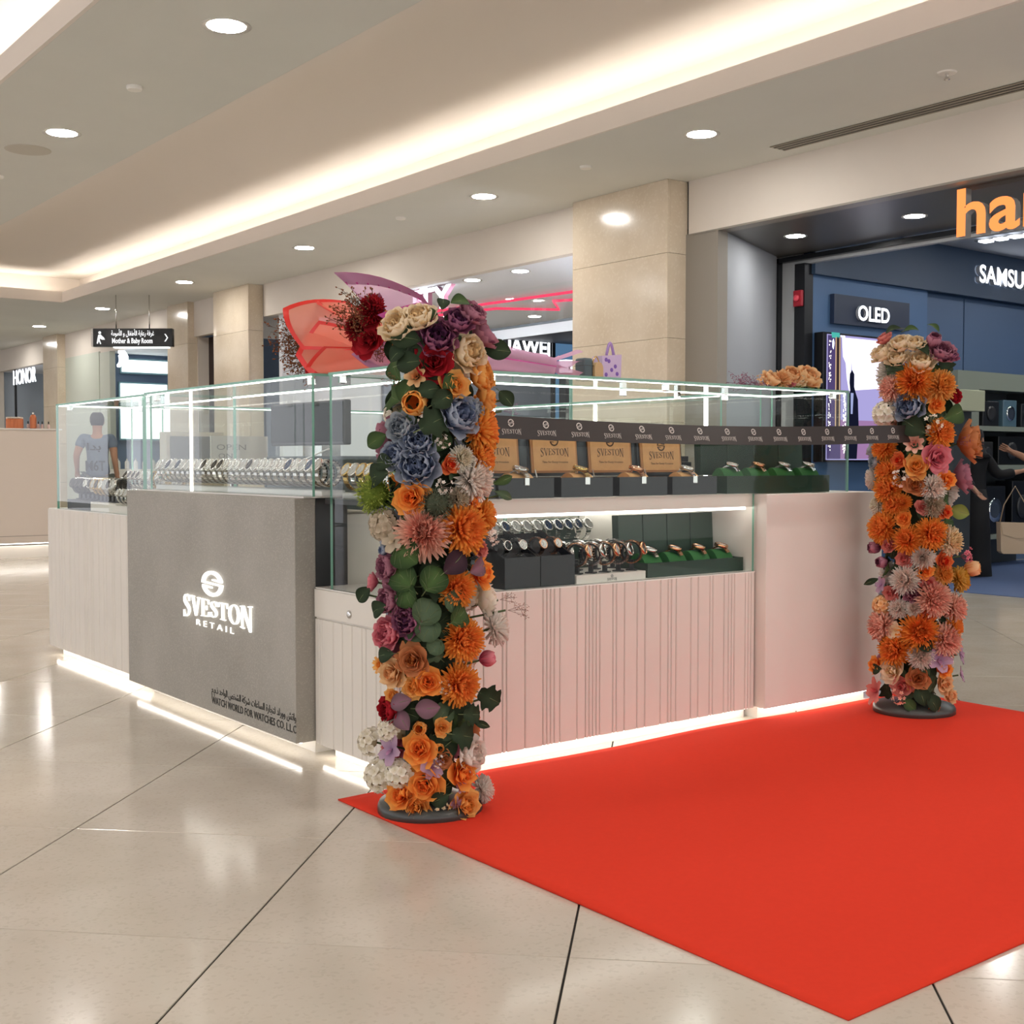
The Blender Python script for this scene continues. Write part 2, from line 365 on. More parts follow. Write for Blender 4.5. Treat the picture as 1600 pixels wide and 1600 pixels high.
tme = tmb.mesh('tile', M_TILE)
cand = []
for i in range(-14, 46):
    for j in range(-20, 44):
        x, y = uv2xy(-0.6 + TS * (i + 0.5), 0.075 + TS * (j + 0.5))
        if not (-8.4 < x < 14 and -8.4 < y < 26): continue
        p = Vector((x, y, 0)) - CAM; dep = p.dot(_fw); side = p.dot(_rx)
        seen = dep > 0.6 and abs(side) < 0.43 * dep + 1.0
        cand.append((dep if seen else 1000 + p.length, x, y))
cand.sort(); far = MB()
for k, (d, x, y) in enumerate(cand):
    if k < 290:
        o = link('tile', tme, fl, (x, y, 0)); o.rotation_euler = (0, 0, pi / 4)
    else:
        n = len(far.v); far.add([(vx * q - vy * q + x, vx * q + vy * q + y, vz) for vx, vy, vz in tmb.v], tmb.f)
o = far.build('tile_field', M_TILE, fl); o['kind'] = 'stuff'

# ------------------------------------------------------------------ ceiling: dropped soffits, two lit trays
ZC, ZT, LIP = 3.5, 3.92, 0.157
ce = struct('ceiling', MB().box(-9, 14, -9, 40, ZT, ZT + 0.1), M_TRAY)
B('soffit', M_CEIL, ce, (0.068, 1.394, -9, 40, ZC, ZC + 0.06)); B('soffit', M_CEIL, ce, (3.876, 5.5, -9, 40, ZC, ZC + 0.06))
B('soffit', M_CEIL, ce, (1.3945, 3.8755, 15.426, 40, ZC, ZC + 0.06)); B('soffit', M_CEIL, ce, (-9, 0.042, 24, 40, ZC, ZC + 0.06))
B('fascia', M_TRAY, ce, (3.85, 3.875, -9, 15.4, ZC, ZC + LIP)); B('fascia', M_TRAY, ce, (1.4205, 3.8495, 15.4, 15.425, ZC, ZC + LIP))
B('fascia', M_TRAY, ce, (0.042, 0.067, -9, 24, ZC, ZC + LIP)); B('fascia', M_TRAY, ce, (1.395, 1.42, -9, 15.4, ZC, ZC + LIP))
B('tray_wall', M_TRAY, ce, (4.25, 4.3, -9, 15.8, ZC + 0.0605, ZT)); B('tray_wall', M_TRAY, ce, (1.1, 4.3, 15.8, 15.85, ZC + 0.0605, ZT)); B('tray_wall', M_TRAY, ce, (0.3, 0.35, -9, 24, ZC + 0.0605, ZT)); B('tray_wall', M_TRAY, ce, (1.1, 1.15, -9, 15.8, ZC + 0.0605, ZT))
M_COVE = lamp_mat('cove_led', '#fff6ea', COVE)
for (x0, x1, y0, y1, lab) in ((3.96, 4.0, -8.9, 15.3, 'warm light strip hidden behind the long ceiling cove lip'), (1.5, 3.8, 15.52, 15.56, 'short warm light strip closing the far end of the cove'),
                              (1.20, 1.24, -8.9, 15.2, 'warm light strip hidden behind the left edge of the long cove'), (0.16, 0.20, -8.9, 23.8, 'warm light strip of the second cove, top left corner')):
    o = thing('cove_light', lab, 'cove light', ((x0 + x1) / 2, (y0 + y1) / 2, ZC + 0.062))
    c = o.location
    B('channel', M_STEEL, o, (x0 - 0.01 - c.x, x1 + 0.01 - c.x, y0 - c.y, y1 - c.y, 0.0, 0.02))
    B('strip', M_COVE if x0 != 1.20 else lamp_mat('cove_led_soft', '#fff6ea', COVE * 0.55), o, (x0 - c.x, x1 - c.x, y0 - c.y, y1 - c.y, 0.02, 0.035))

# downlights, detectors, speaker, vent
M_LAMP = lamp_mat('downlight_lens', '#fffcf7', DOWNLIGHT)
dl = None
ring = MB(); n = 28
ring.lathe([(0.105, 0.0), (0.135, -0.004), (0.135, 0.0), (0.13, 0.03), (0.105, 0.03)], n=n)
lens = MB().lathe([(0.104, -0.003), (0.104, -0.0005)], n=n)
def downlight(x, y, z, lab, s=1.0):
    global dl
    if dl is None:
        dl = thing('downlight', lab, 'ceiling light', (x, y, z), 0, 'recessed round downlights')
        ring.build('trim_ring', mat('light_trim', '#d8d4cc', 0.4), dl, True); lens.build('lens', M_LAMP, dl); o = dl
    else: o = dup(dl, (x, y, z), 0, lab)
    o.scale = (s, s, 1); return o
for i, y in enumerate((2.9, 5.7, 8.9, 0.1, -2.7, -5.5, 11.8)):
    downlight(0.75, y, ZC, ['large round downlight at the top edge of the left soffit', 'round downlight in the left soffit beside the flat speaker disc', 'distant downlight in the left soffit beyond the frame',
              'left soffit downlight above the grey stone counter', 'left soffit downlight over the near floor', 'left soffit downlight behind the viewer', 'farthest downlight of the left soffit'][i])
for i, y in enumerate((2.87, 5.56, 8.95, 12.3, 0.1, -2.7, -5.4)):
    downlight(4.47, y, ZC, ['brightest downlight of the right soffit, left of the slot vent', 'right soffit downlight left of the marble column', 'small right soffit downlight above the red bouquet',
              'far right soffit downlight above the hanging sign', 'right soffit downlight over the carpet end', 'right soffit downlight behind the viewer, nearer one', 'right soffit downlight behind the viewer, farther one'][i])
for i, (x, y) in enumerate(((0.75, 15.5), (0.75, 19.5), (0.75, 23.5), (4.6, 15.8), (4.6, 19.0), (4.6, 22.2), (2.6, 18.5), (2.6, 22.5), (2.6, 27))): downlight(x, y, ZC, 'far hall downlight %s beyond the hanging direction sign' % ORD[i])  # extra downlights added to brighten the dark far hall
for i, (x, y) in enumerate(((-3.2, 0.5), (-3.2, 4.0), (-3.2, 7.5), (-3.2, -3.0), (-6, 2), (-6, 6), (-6, -2.5))):
    downlight(x, y, ZT - 0.002, 'downlight %s of the raised ceiling left of the frame' % ORD[i])
def disc(name, lab, cat, x, y, r, h, m):
    o = MB().lathe([(r * 0.9, -h), (r, -h * 0.6), (r, 0.0)], n=20).build(name, m, smooth=False, loc=(x, y, ZC)); return tag(o, lab, cat)
M_DET = mat('detector_white', '#eeeae2', 0.5)
disc('smoke_detector', 'small white smoke detector between the two left downlights', 'smoke detector', 0.754, 4.28, 0.05, 0.025, M_DET)
disc('smoke_detector', 'small detector at the left frame edge of the left soffit', 'smoke detector', 0.76, 7.4, 0.05, 0.02, M_DET)
disc('smoke_detector', 'small detector left of the downlight by the marble column', 'smoke detector', 4.394, 6.83, 0.05, 0.02, M_DET)
disc('smoke_detector', 'small detector on the soffit above the column', 'smoke detector', 4.446, 4.13, 0.05, 0.02, M_DET)
disc('ceiling_speaker', 'flat round ceiling speaker cover beside the left downlight', 'speaker', 0.70, 6.35, 0.17, 0.006, mat('speaker_grille', '#c4beb2', 0.8))
o = thing('sprinkler', 'sprinkler head on a round plate at the right of the ceiling', 'sprinkler', (4.612, 0.94, ZC))
MB().lathe([(0.055, -0.008), (0.06, 0.0)], n=20).build('plate', M_DET, o); MB().lathe([(0.012, -0.05), (0.02, -0.045), (0.01, -0.03), (0.012, -0.008)], n=10).build('head', M_STEEL, o)
o = thing('slot_vent', 'long black slotted air vent along the ceiling edge, right', 'air vent', (5.22, -1.2, ZC))
B('backing', M_BLACK, o, (-0.075, 0.075, -3.8, 4.0, -0.004, 0.0))
for k in range(4): B('slat', mat('vent_slat', '#8f8674', 0.5), o, (-0.082 + k * 0.052, -0.062 + k * 0.052, -3.8, 4.0, -0.007, -0.0042))

# ------------------------------------------------------------------ right wall: bulkheads, marble column, jambs
wr = struct('wall_right', MB().box(5.5, 5.62, -9, 4.0, 3.05, 3.5).box(5.4, 5.5, 5.25, 11.85, 3.07, 3.5).box(5.4, 5.5, 13.0, 14.2, 2.98, 3.5).box(5.4, 5.5, 14.95, 18.2, 3.02, 3.5).box(5.4, 5.5, 18.2, 24.5, 3.05, 3.5).box(5.4, 5.5, 24.5, 40, 0, 3.5), M_WALL)
tr = struct('trim_1', MB().box(5.495, 5.63, -9, 4.0, 3.035, 3.05), mat('bulkhead_edge', '#8d867c', 0.4))
def marble_column(lab, x0, x1, y0, y1, rows):
    o = thing('marble_column', lab, 'column', ((x0 + x1) / 2, (y0 + y1) / 2, 0)); cx, cy = o.location.x, o.location.y
    B('core', M_GROUT, o, (x0 + 0.03 - cx, x1 - 0.001 - cx, y0 + 0.03 - cy, y1 - 0.03 - cy, 0, ZC))
    for k in range(len(rows) - 1):
        z0, z1 = rows[k] + 0.0012, rows[k + 1] - 0.0012
        bev(B('panel', M_MARBLE, o, (x0 - cx, x0 + 0.028 - cx, y0 - cy, y1 - cy, z0, z1)), 0.001, 1)
        bev(B('panel', M_MARBLE, o, (x0 + 0.029 - cx, x1 - 0.001 - cx, y0 - cy, y0 + 0.028 - cy, z0, z1)), 0.001, 1)
        bev(B('panel', M_MARBLE, o, (x0 + 0.029 - cx, x1 - 0.001 - cx, y1 - 0.028 - cy, y1 - cy, z0, z1)), 0.001, 1)
    return o
marble_column('large beige marble column left of the orange lettered store', 5.28, 5.52, 4.03, 5.27, [0, 0.72, 1.44, 2.16, 2.88, ZC])
marble_column('distant marble column right of the dark doorway', 5.2, 5.42, 11.9, 13.02, [0, 0.72, 1.44, 2.16, 2.88, ZC])
marble_column('far marble column between dark doorway and bright store', 5.3, 5.5, 14.16, 14.94, [0, 0.72, 1.44, 2.16, 2.88, ZC])
marble_column('farthest marble column right of the glowing white store name', 5.25, 5.5, 20.1, 20.95, [0, 0.72, 1.44, 2.16, 2.88, ZC])

# ------------------------------------------------------------------ store with orange letters: splayed side wall, dark soffit, black frame, blue interior
M_JAMB = mat('jamb_grey', '#8f887f', 0.5)
struct('wall_jamb', MB().box(5.5, 5.62, 3.66, 4.03, 0, 3.05), M_JAMB)
def slab(p0, p1, t, z0, z1):
    p0, p1 = Vector((*p0, 0)), Vector((*p1, 0)); d = (p1 - p0).normalized(); nn = Vector((-d.y, d.x, 0)) * t
    return MB().prism([(0, 0), ((p1 - p0).length, 0), ((p1 - p0).length, z1 - z0), (0, z1 - z0)], p0 + Vector((0, 0, z0)), d, (0, 0, 1), nn)
struct('wall_recess', slab((5.6, 3.69), (7.0, 4.30), 0.08, 0, 3.05), M_GREYW)
so = struct('ceiling_recess', MB().box(5.6, 7.06, -9, 4.5, 3.05, 3.12), M_SOFFB)
sf = thing('store_front_frame', 'thin black frame around the electronics store opening', 'door frame', (7.0, 1, 0))
B('post', M_BLACK, sf, (0, 0.06, 3.28, 3.33, 0, 3.03)); B('head', M_BLACK, sf, (0, 0.06, -9, 3.33, 2.985, 3.03))
B('inner_jamb', mat('pale_jamb', '#a9abad', 0.5), sf, (0.06, 0.12, 3.10, 3.30, 0, 2.985)); B('inner_post', M_BLACK, sf, (0.02, 0.14, 2.98, 3.10, 0, 2.955)); B('inner_head', mat('pale_jamb'), sf, (0.06, 0.12, -9, 3.10, 2.955, 2.985))
o = thing('alarm_button', 'small red alarm call point on the black door post', 'alarm', (7.015, 4.04, 2.63))
B('housing', mat('alarm_red', '#a01c2c', 0.4), o, (-0.03, 0.005, -0.05, 0.05, -0.075, 0.075), b=0.008); MB().lathe([(0.03, 0), (0.03, 0.02), (0.02, 0.026)], (-0.03, 0, 0), 14, 0, Matrix.Rotation(-pi / 2, 4, 'Y')).build('button', mat('alarm_face', '#d8495a', 0.3), o, True)
for i, (px, py) in enumerate(((1243, 369), (1429, 338))):
    p = on_z(px, py, 3.05); downlight(p.x, p.y, 3.05, ['small bright spotlight in the dark store soffit, left one', 'small bright spotlight in the dark store soffit, right one'][i], 0.75)
# store interior
YS = 4.0
wi = struct('wall_store', MB().box(7.15, 9.0, YS, YS + 0.1, 0, 3.6).box(9.0, 16, YS + 0.12, YS + 0.2, 0, 3.6), M_BLUEW)
B('wall_panel', mat('slate_blue_panel', '#4d6484', 0.5), wi, (9.02, 9.75, YS + 0.06, YS + 0.118, 0, 2.85)); B('wall_panel', mat('slate_blue_panel'), wi, (9.77, 11.5, YS + 0.06, YS + 0.118, 0, 2.85))
struct('wall_store_back', MB().box(16, 16.1, -9, YS + 0.2, 0, 3.6), M_NAVY)
for i, (x, y) in enumerate(((8.2, 2.6), (10.2, 2.6), (12.2, 2.6), (8.2, 0.4), (10.2, 0.4), (12.2, 0.4), (9.0, -2), (11.5, -2))): downlight(x, y, 3.35, 'ceiling light %s inside the electronics store' % ORD[i], 0.9)  # ceiling lamps added to lift the dark store interior
p = on_z(1531, 374, 3.35); o = thing('linear_light', 'row of small bright ceiling lights under the orange letters inside the store', 'ceiling light', (p.x, p.y, 3.33))
B('track', M_STEEL, o, (-0.02, 0.02, -2.0, 0.05, 0.0, 0.02))
for k in range(12): B('lamp', M_SIGNW, o, (-0.06, 0.06, -0.12 - 0.16 * k, -0.02 - 0.16 * k, -0.02, -0.0005))
struct('ceiling_store', MB().box(7.06, 16, -9, YS + 0.2, 3.35, 3.42), mat('store_ceiling', '#b9bec6', 0.7))
o = thing('brand_fascia', 'dark navy fascia band with white glowing letters high on store wall', 'fascia', (7.12, YS, 0))
B('board', M_NAVY, o, (0, 8.5, -0.06, -0.001, 2.86, 3.345))
p0 = on_y(1524, 441, YS - 0.065); text('letter', 'SAMSUNG', M_SIGNW, p0 - o.location, (1, 0, 0), (0, 0, 1), 0.19, o, 0.05, 0.02, 1.30, split=True, res=5, side=mat('letter_side_grey', '#b8bcc4', 0.4))

# unseen wall across the hall: cuts glass reflections, glowing panels added for side light
wl = struct('wall_left', MB().box(-9.1, -9.0, -3, 34, 0, 3.9), M_WALL)
for k in range(6): B('side_fill_panel', lamp_mat('side_fill_glow', '#f6f7ff', 1.6), wl, (-9.0, -8.97, -2 + 6 * k, 2.6 + 6 * k, 0, 2.9))
# ------------------------------------------------------------------ OLED panel, television, shelves in the electronics store
o = thing('sign_board', 'dark sign panel with white glowing screen type letters above television', 'sign', (8.0, YS, 2.56))
B('board', mat('sign_navy', '#26324a', 0.4), o, (-0.58, 0.62, -0.05, -0.001, -0.14, 0.14))
p = on_y(1337, 500, YS - 0.05); text('letter', 'OLED', M_SIGNW, p - o.location, (1, 0, 0), (0, 0, 1), 0.145, o, 0.03, 0.02, 0.50, split=True, res=5, side=mat('letter_side_grey'))
tv = thing('television', 'large wall television showing a lavender street scene with dark coated figure', 'television', (7.1, YS - 0.12, 1.2))
# screen spans from px 1275 to about 1420
B('back_shell', M_BLACK, tv, (0.075, 1.02, -0.0, 0.11, -0.10, 1.12), b=0.006)
scr = B('screen', lamp_mat('screen_lavender', '#a9a2d8', 0.8), tv, (0.125, 1.0, -0.006, 0.0, -0.08, 1.10))
def flatpoly(name, pts, m, parent, d0=-0.009, t=0.002):
    mb = MB(); mb.prism(pts, (0, d0, 0), (1, 0, 0), (0, 0, 1), (0, -t, 0)); return mb.build(name, m, parent)
S_ = lambda h, e: lamp_mat('screen_' + h.strip('#'), h, e)
def tx_(pts, o=0.23, n=0.128, f=0.43): return [(n + (x - o) * f, z) for x, z in pts]
flatpoly('screen_sky', tx_([(0.72, 1.08), (2.2, 1.08), (2.2, 0.62), (0.98, 0.58), (0.9, 0.7), (0.86, 0.84), (0.76, 0.9)]), S_('#e9e6fb', 1.3), scr)
flatpoly('screen_facade', tx_([(0.23, 1.09), (0.68, 1.09), (0.70, -0.07), (0.23, -0.07)]), S_('#5d4f80', 0.6), scr)
flatpoly('screen_banner', tx_([(0.52, 1.08), (0.62, 1.08), (0.63, 0.1), (0.53, 0.1)]), S_('#4a3b3c', 0.5), scr, -0.011)
for k in range(2): flatpoly('screen_banner_edge', tx_([(0.49 + 0.135 * k, 1.08), (0.52 + 0.135 * k, 1.08), (0.53 + 0.135 * k, 0.1), (0.50 + 0.135 * k, 0.1)]), S_('#c9a884', 0.9), scr, -0.011)
flatpoly('screen_street', tx_([(0.7, 0.3), (2.2, 0.3), (2.2, -0.07), (0.7, -0.07)]), S_('#a67fae', 0.7), scr)
flatpoly('screen_tower', tx_([(1.02, 0.56), (1.06, 0.86), (1.10, 0.56)]), S_('#9f9bd0', 0.8), scr, -0.011)
flatpoly('screen_lamp_light', tx_([(0.38, 1.04), (0.42, 1.06), (0.45, 1.02), (0.42, 0.96), (0.38, 0.98)]), S_('#dfe8ff', 1.6), scr, -0.011)
flatpoly('screen_figure', tx_([(1.18, -0.07), (1.25, 0.3), (1.29, 0.52), (1.36, 0.58), (1.33, 0.66), (1.34, 0.74), (1.42, 0.78), (1.50, 0.74), (1.50, 0.62), (1.56, 0.56), (1.64, 0.5), (1.68, 0.25), (1.62, -0.07)], 1.2, 0.40, 0.42), S_('#1c2036', 0.5), scr, -0.012)
flatpoly('screen_scarf', tx_([(1.37, 0.56), (1.47, 0.56), (1.44, 0.36), (1.38, 0.36)], 1.2, 0.40, 0.42), S_('#9fa9d6', 0.8), scr, -0.015)
mb = MB(); RR = random.Random(3)
for k in range(170):
    x = RR.choice([0.145, 0.165, 0.365, 0.38, 0.395]) + RR.uniform(-0.005, 0.005); z = RR.uniform(0.0, 1.04) if x < 0.3 else RR.uniform(-0.02, 0.55)
    mb.box(x, x + 0.006, -0.014, -0.011, z, z + 0.012)
oo = mb.build('screen_fairy_lights', S_('#fff6f0', 2.0), scr); oo['kind'] = 'stuff'
oo = B('screen_caption', S_('#46a59a', 1.0), scr, (0.185, 0.30, -0.013, -0.007, 1.07, 1.12))
text('screen_caption_text', 'OLED', M_SIGNW, (0.31, -0.014, 1.08), (1, 0, 0), (0, 0, 1), 0.02, scr, 0.001)
# shelving bay on the right, beyond the flowers
M_SAGE = mat('sage_cabinet', '#7d8478', 0.6); M_SHELFD = mat('shelf_dark', '#30363a', 0.5)
def placed_box(px0, py0, px1, py1, D, t):
    """x-range, z-range of a box front facing -Y whose corners come from image pixels at about depth D"""
    p = at_depth((px0 + px1) / 2, (py0 + py1) / 2, D); y = p.y
    a = on_y(px0, py0, y); b = on_y(px1, py1, y); return a.x, b.x, y, y + t, b.z, a.z
sh = thing('display_shelving', 'grey green display shelving with dark bays at right edge, in the store', 'shelving', (11.6, 3.4, 0))
c = sh.location
def rel(q): return (q[0] - c.x, q[1] - c.x, q[2] - c.y, q[3] - c.y, q[4] - c.z, q[5] - c.z)
y0 = 3.55
a = on_y(1497, 562, y0); b = on_y(1531, 562, y0); e = on_y(1640, 562, y0); zt = 2.02; k0 = a.x - c.x; k1 = b.x - c.x; k2 = e.x - c.x
B('side_panel', M_SAGE, sh, (k0, k1, 0.15, 0.55, 0, zt)); B('top', M_SAGE, sh, (k1, k2, 0.15, 0.55, zt - 0.18, zt)); B('back', M_SHELFD, sh, (k1, k2, 0.5, 0.55, 0, zt - 0.18))
for z in (0.3, 1.02, 1.42): B('shelf', M_SAGE, sh, (k1, k2, 0.15, 0.5, z, z + 0.05))
B('divider', M_SHELFD, sh, (k1 + 1.1, k1 + 1.15, 0.15, 0.5, 0.35, zt - 0.18))
RR = random.Random(5)
for i, (fx, z, ww, hh, colr, lab) in enumerate(((0.12, 1.47, 0.30, 0.26, '#1b1e22', 'black speaker box in the top shelf bay, left'), (0.50, 1.47, 0.26, 0.28, '#4f6a78', 'blue grey packaged gadget in the top shelf bay'), (0.85, 1.47, 0.24, 0.25, '#1e2226', 'second black speaker in the top shelf bay'),
                         (0.10, 1.07, 0.22, 0.24, '#2a2a28', 'dark boxed device on the middle shelf'), (0.42, 1.07, 0.5, 0.30, '#0d0f10', 'wide black amplifier on the middle shelf'), (0.15, 0.35, 0.42, 0.5, '#14171c', 'tall black loudspeaker on the lowest shelf'), (0.7, 0.35, 0.42, 0.55, '#12151a', 'second tall black loudspeaker on the lowest shelf'))):
    t = thing('boxed_speaker', lab, 'speaker', (c.x + k1 + fx + ww / 2, c.y + 0.28, z), 0, 'gadgets on the store shelves')
    B('cabinet', mat('gadget_' + colr.strip('#'), colr, 0.35), t, (-ww / 2, ww / 2, -0.1, 0.1, 0, hh), b=0.008)
    MB().lathe([(min(ww, hh) * 0.3, 0), (min(ww, hh) * 0.3, 0.012), (min(ww, hh) * 0.18, 0.006)], (0, -0.1, hh * 0.5), 18, 0, Matrix.Rotation(pi / 2, 4, 'X')).build('cone', M_CHROME if i in (1, 5) else M_DARK, t, True)
pl = placed_box(1501, 608, 1539, 643, 11.2, 0.3)
o = thing('pale_cube_display', 'pale green cube display plinth lit beside the flower pillar at right', 'plinth', ((pl[0] + pl[1]) / 2, pl[2] + 0.2, 0))
B('column', M_SHELFD, o, (-0.14, 0.14, -0.1, 0.2, 0, pl[4])); B('cube', mat('pale_green_panel', '#a9ad92', 0.6), o, (pl[0] - o.location.x, pl[1] - o.location.x, -0.2, 0.2, pl[4], pl[5]), b=0.005)
o = thing('store_rug', 'blue grey carpet covering the electronics store floor', 'carpet', (11, -1, 0)); B('pile', mat('store_carpet', '#51648a', 0.6), o, (-3.86, 4.9, -7.5, 4.9, 0.001, 0.006))
# orange channel letters under the bulkhead
M_ORANGE = lamp_mat('orange_sign_light', '#ff8c4c', 1.25); M_LSIDE = mat('sign_side_grey', '#a8a4a0', 0.35)
hs = thing('orange_letter_sign', 'orange glowing lowercase store letters hanging under the bulkhead, top right', 'sign', (5.68, 1.5, 2.69))
B('rail', M_SOFFB, hs, (0.06, 0.10, -1.6, 0.05, 0.33, 0.36))
text('letter', 'har', M_ORANGE, (0, 0.0, 0.0), (0, -1, 0), (0, 0, 1), 0.335, hs, 0.07, 0.02, 0.70, split=True, side=M_LSIDE, res=4)

# ------------------------------------------------------------------ the watch kiosk
def ribs(x0, x1, seed, lo=0.018, hi=0.085):
    rr = random.Random(seed); x = x0; out = []
    while x < x1 - 0.01:
        wd = rr.choice([lo, lo, lo * 1.5, hi * 0.5, hi, hi * 0.8]); wd = min(wd, x1 - x)
        if x1 - (x + wd) < lo: wd = x1 - x
        out.append((x, x + wd)); x += wd
    return out
def add_ribs(par, axis, a0, a1, z0, z1, face, t, seed, origin=(0, 0)):
    cache = {}
    for (u0, u1) in ribs(a0, a1, seed):
        g = 0.0016; W = round(u1 - u0 - 2 * g, 4)
        if W not in cache:
            m = MB(); c = 0.003; h = z1 - z0
            if axis == 'x': m.prism([(0, 0.0), (W, 0.0), (W, -t + c), (W - c, -t), (c, -t), (0, -t + c)][::-1], (0, 0, 0), (1, 0, 0), (0, 1, 0), (0, 0, h))
            else: m.prism([(0, 0.0), (W, 0.0), (W, t - c), (W - c, t), (c, t), (0, t - c)][::-1], (0, 0, 0), (0, 1, 0), (-1, 0, 0), (0, 0, h))
            cache[W] = m.mesh('rib', M_FLUTE)
        link('rib', cache[W], par, ((u0 + g, face, z0) if axis == 'x' else (face, u0 + g, z0)))
ZB, ZLOW, ZS0, ZS, ZG = 0.05, 0.635, 0.91, 0.966, 1.415; GT = 0.010
def pane(par, x0, x1, y0, y1, z0, z1):
    m = MB().box(x0, x1, y0, y1, z0, z1)
    d = (x1 - x0, y1 - y0, z1 - z0); ax = d.index(min(d))
    m.mi = [0 if (ax == 2 and i in (0, 1)) or (ax == 1 and i in (2, 4)) or (ax == 0 and i in (3, 5)) else 1 for i in range(6)]
    return m.build('glass_pane', [M_GLASS, M_GEDGE], par)
def led(par, x0, x1, y0, y1, z0, z1, m=None): return B('light_strip', m or M_LED, par, (x0, x1, y0, y1, z0, z1))
def clamp(par, x, y, z): return bev(B('glass_clamp', M_CHROME, par, (x - 0.012, x + 0.012, y - 0.012, y + 0.012, z - 0.03, z)), 0.003, 1)
LEDW = 0.0035
# left end cabinet with ribbed front
ka = thing('display_counter', 'ribbed white display counter at the far left end of the kiosk', 'display counter')
B('body', M_WHITE, ka, (0.0, 0.46, 2.25, 3.70, ZB, 0.833)); B('plinth', M_WHITE, ka, (0.05, 0.40, 2.25, 3.64, 0.0, ZB)); add_ribs(ka, 'y', 2.25, 3.70, ZB, 0.833, 0.0, 0.008, 11)
led(ka, 0.02, 0.028, 2.26, 3.66, ZB - 0.008, ZB - 0.0005, M_LEDP); B('deck', mat('deck_white', '#efece6', 0.3), ka, (0.0, 0.46, 2.25, 3.70, 0.833, 0.838))
ga = thing('glass_case', 'clear glass case over the ribbed counter at the left end', 'glass case')
pane(ga, 0.0, GT, 2.255, 3.55, 0.8385, ZG); pane(ga, 0.0, GT, 2.16, 2.2545, 0.9735, ZG); pane(ga, GT, 0.43, 3.54, 3.55, 0.838, ZG); pane(ga, 0.0, 0.44, 2.16, 3.55, ZG, ZG + GT); pane(ga, 0.43, 0.44, 2.16, 3.55, 0.98, ZG)
led(ga, GT, GT + LEDW, 2.18, 3.53, ZG - LEDW, ZG - 0.0005); led(ga, 0.42, 0.42 + LEDW, 2.18, 3.53, ZG - LEDW, ZG - 0.0005); led(ga, GT + LEDW, 0.42, 3.53, 3.538, ZG - LEDW, ZG - 0.0005)
clamp(ga, 0.03, 3.4, ZG - 0.001); clamp(ga, 0.03, 2.26, ZG - 0.001); clamp(ga, 0.4, 3.3, ZG - 0.001)
# grey stone feature counter with the glowing name
kb = thing('stone_counter', 'grey stone feature counter with glowing white watch shop name', 'display counter')
bev(B('body', M_STONE, kb, (-0.085, 0.13, 0.555, 2.245, 0.056, 0.966)), 0.002, 1)
B('inner_panel', M_DARK, kb, (0.0, 0.135, 0.550, 0.554, 0.636, 0.966)); B('plinth', M_WHITE, kb, (0.02, 0.12, 0.6, 2.2, 0.0, 0.056)); B('back_cabinet', M_WHITE, kb, (0.131, 0.42, 0.60, 2.19, 0.05, 0.90))
led(kb, -0.055, -0.047, 0.58, 2.22, 0.048, 0.0555, M_LEDP); B('deck', mat('deck_white'), kb, (-0.05, 0.42, 0.55, 2.19, 0.9665, 0.972))
gb_ = thing('glass_case', 'clear glass case with a bright light post over the stone counter', 'glass case')
pane(gb_, -0.04, -0.03, 0.50, 2.13, 0.973, ZG); pane(gb_, -0.04, 0.42, 0.50, 2.13, ZG, ZG + GT); pane(gb_, 0.41, 0.42, 0.50, 2.13, 0.973, ZG)
led(gb_, -0.03, -0.022, 0.52, 2.11, ZG - LEDW, ZG - 0.0005); led(gb_, 0.40, 0.408, 0.52, 2.11, ZG - LEDW, ZG - 0.0005); led(gb_, -0.046, -0.0405, 1.57, 1.592, 0.973, ZG - 0.001, lamp_mat('post_led', '#fff8ee', 2.5))
for y in (2.05, 0.56): clamp(gb_, -0.008, y, ZG - 0.001)
M_LOGO = lamp_mat('halo_letter_light', '#fffaf0', 1.7)
def left_face(y, z, x=-0.086): return Vector((x, y, z))
c0 = on_x(333, 912, -0.086); lw = (on_x(286, 950, -0.086) - on_x(392, 950, -0.086)).length
U, V, N = (0, -1, 0), (0, 0, 1), (-1, 0, 0)
flat_mark(emblem(), 0.102, 0, 0, MB(), c0, U, V, N, 0.008, 0.053).build('emblem', M_LOGO, kb)
c1 = on_x(339, 954, -0.086)
for q in [1]:
    wm = wordmark(); per = []
    # one object per letter of the name
    k = 0
    for ch in 'SVESTON':
        n = len(serif_glyph(ch)[0]); flat_mark(wm[k:k + n], lw, 0, 0, MB(), c1, U, V, N, 0.008, 0.40).build('letter', M_LOGO, kb); k += n
pr = on_x(308, 976, -0.086); pe = on_x(366, 991, -0.086)
text('letter', 'R E T A I L', M_LOGO, pr, U, V, 0.027, kb, 0.004, -0.022, (pe - pr).length, split=True)
M_INK = mat('dark_grey_print', '#2f2f2d', 0.6)
p0 = on_x(331, 1098, -0.086); p1 = on_x(463, 1147, -0.086); L_ = (p0 - p1).length
text('company_name', 'WATCH WORLD FOR WATCHES CO. L.L.C', M_INK, p0, U, V, 0.031, kb, 0.001, 0.004, L_)
text('company_name_arabic', arabic('واتش وورلد لتجارة الساعات شركة الشخص الواحد ذ.م.م'), M_INK, p0 + Vector((0, 0, 0.046)), U, V, 0.029, kb, 0.001, 0.0, L_)
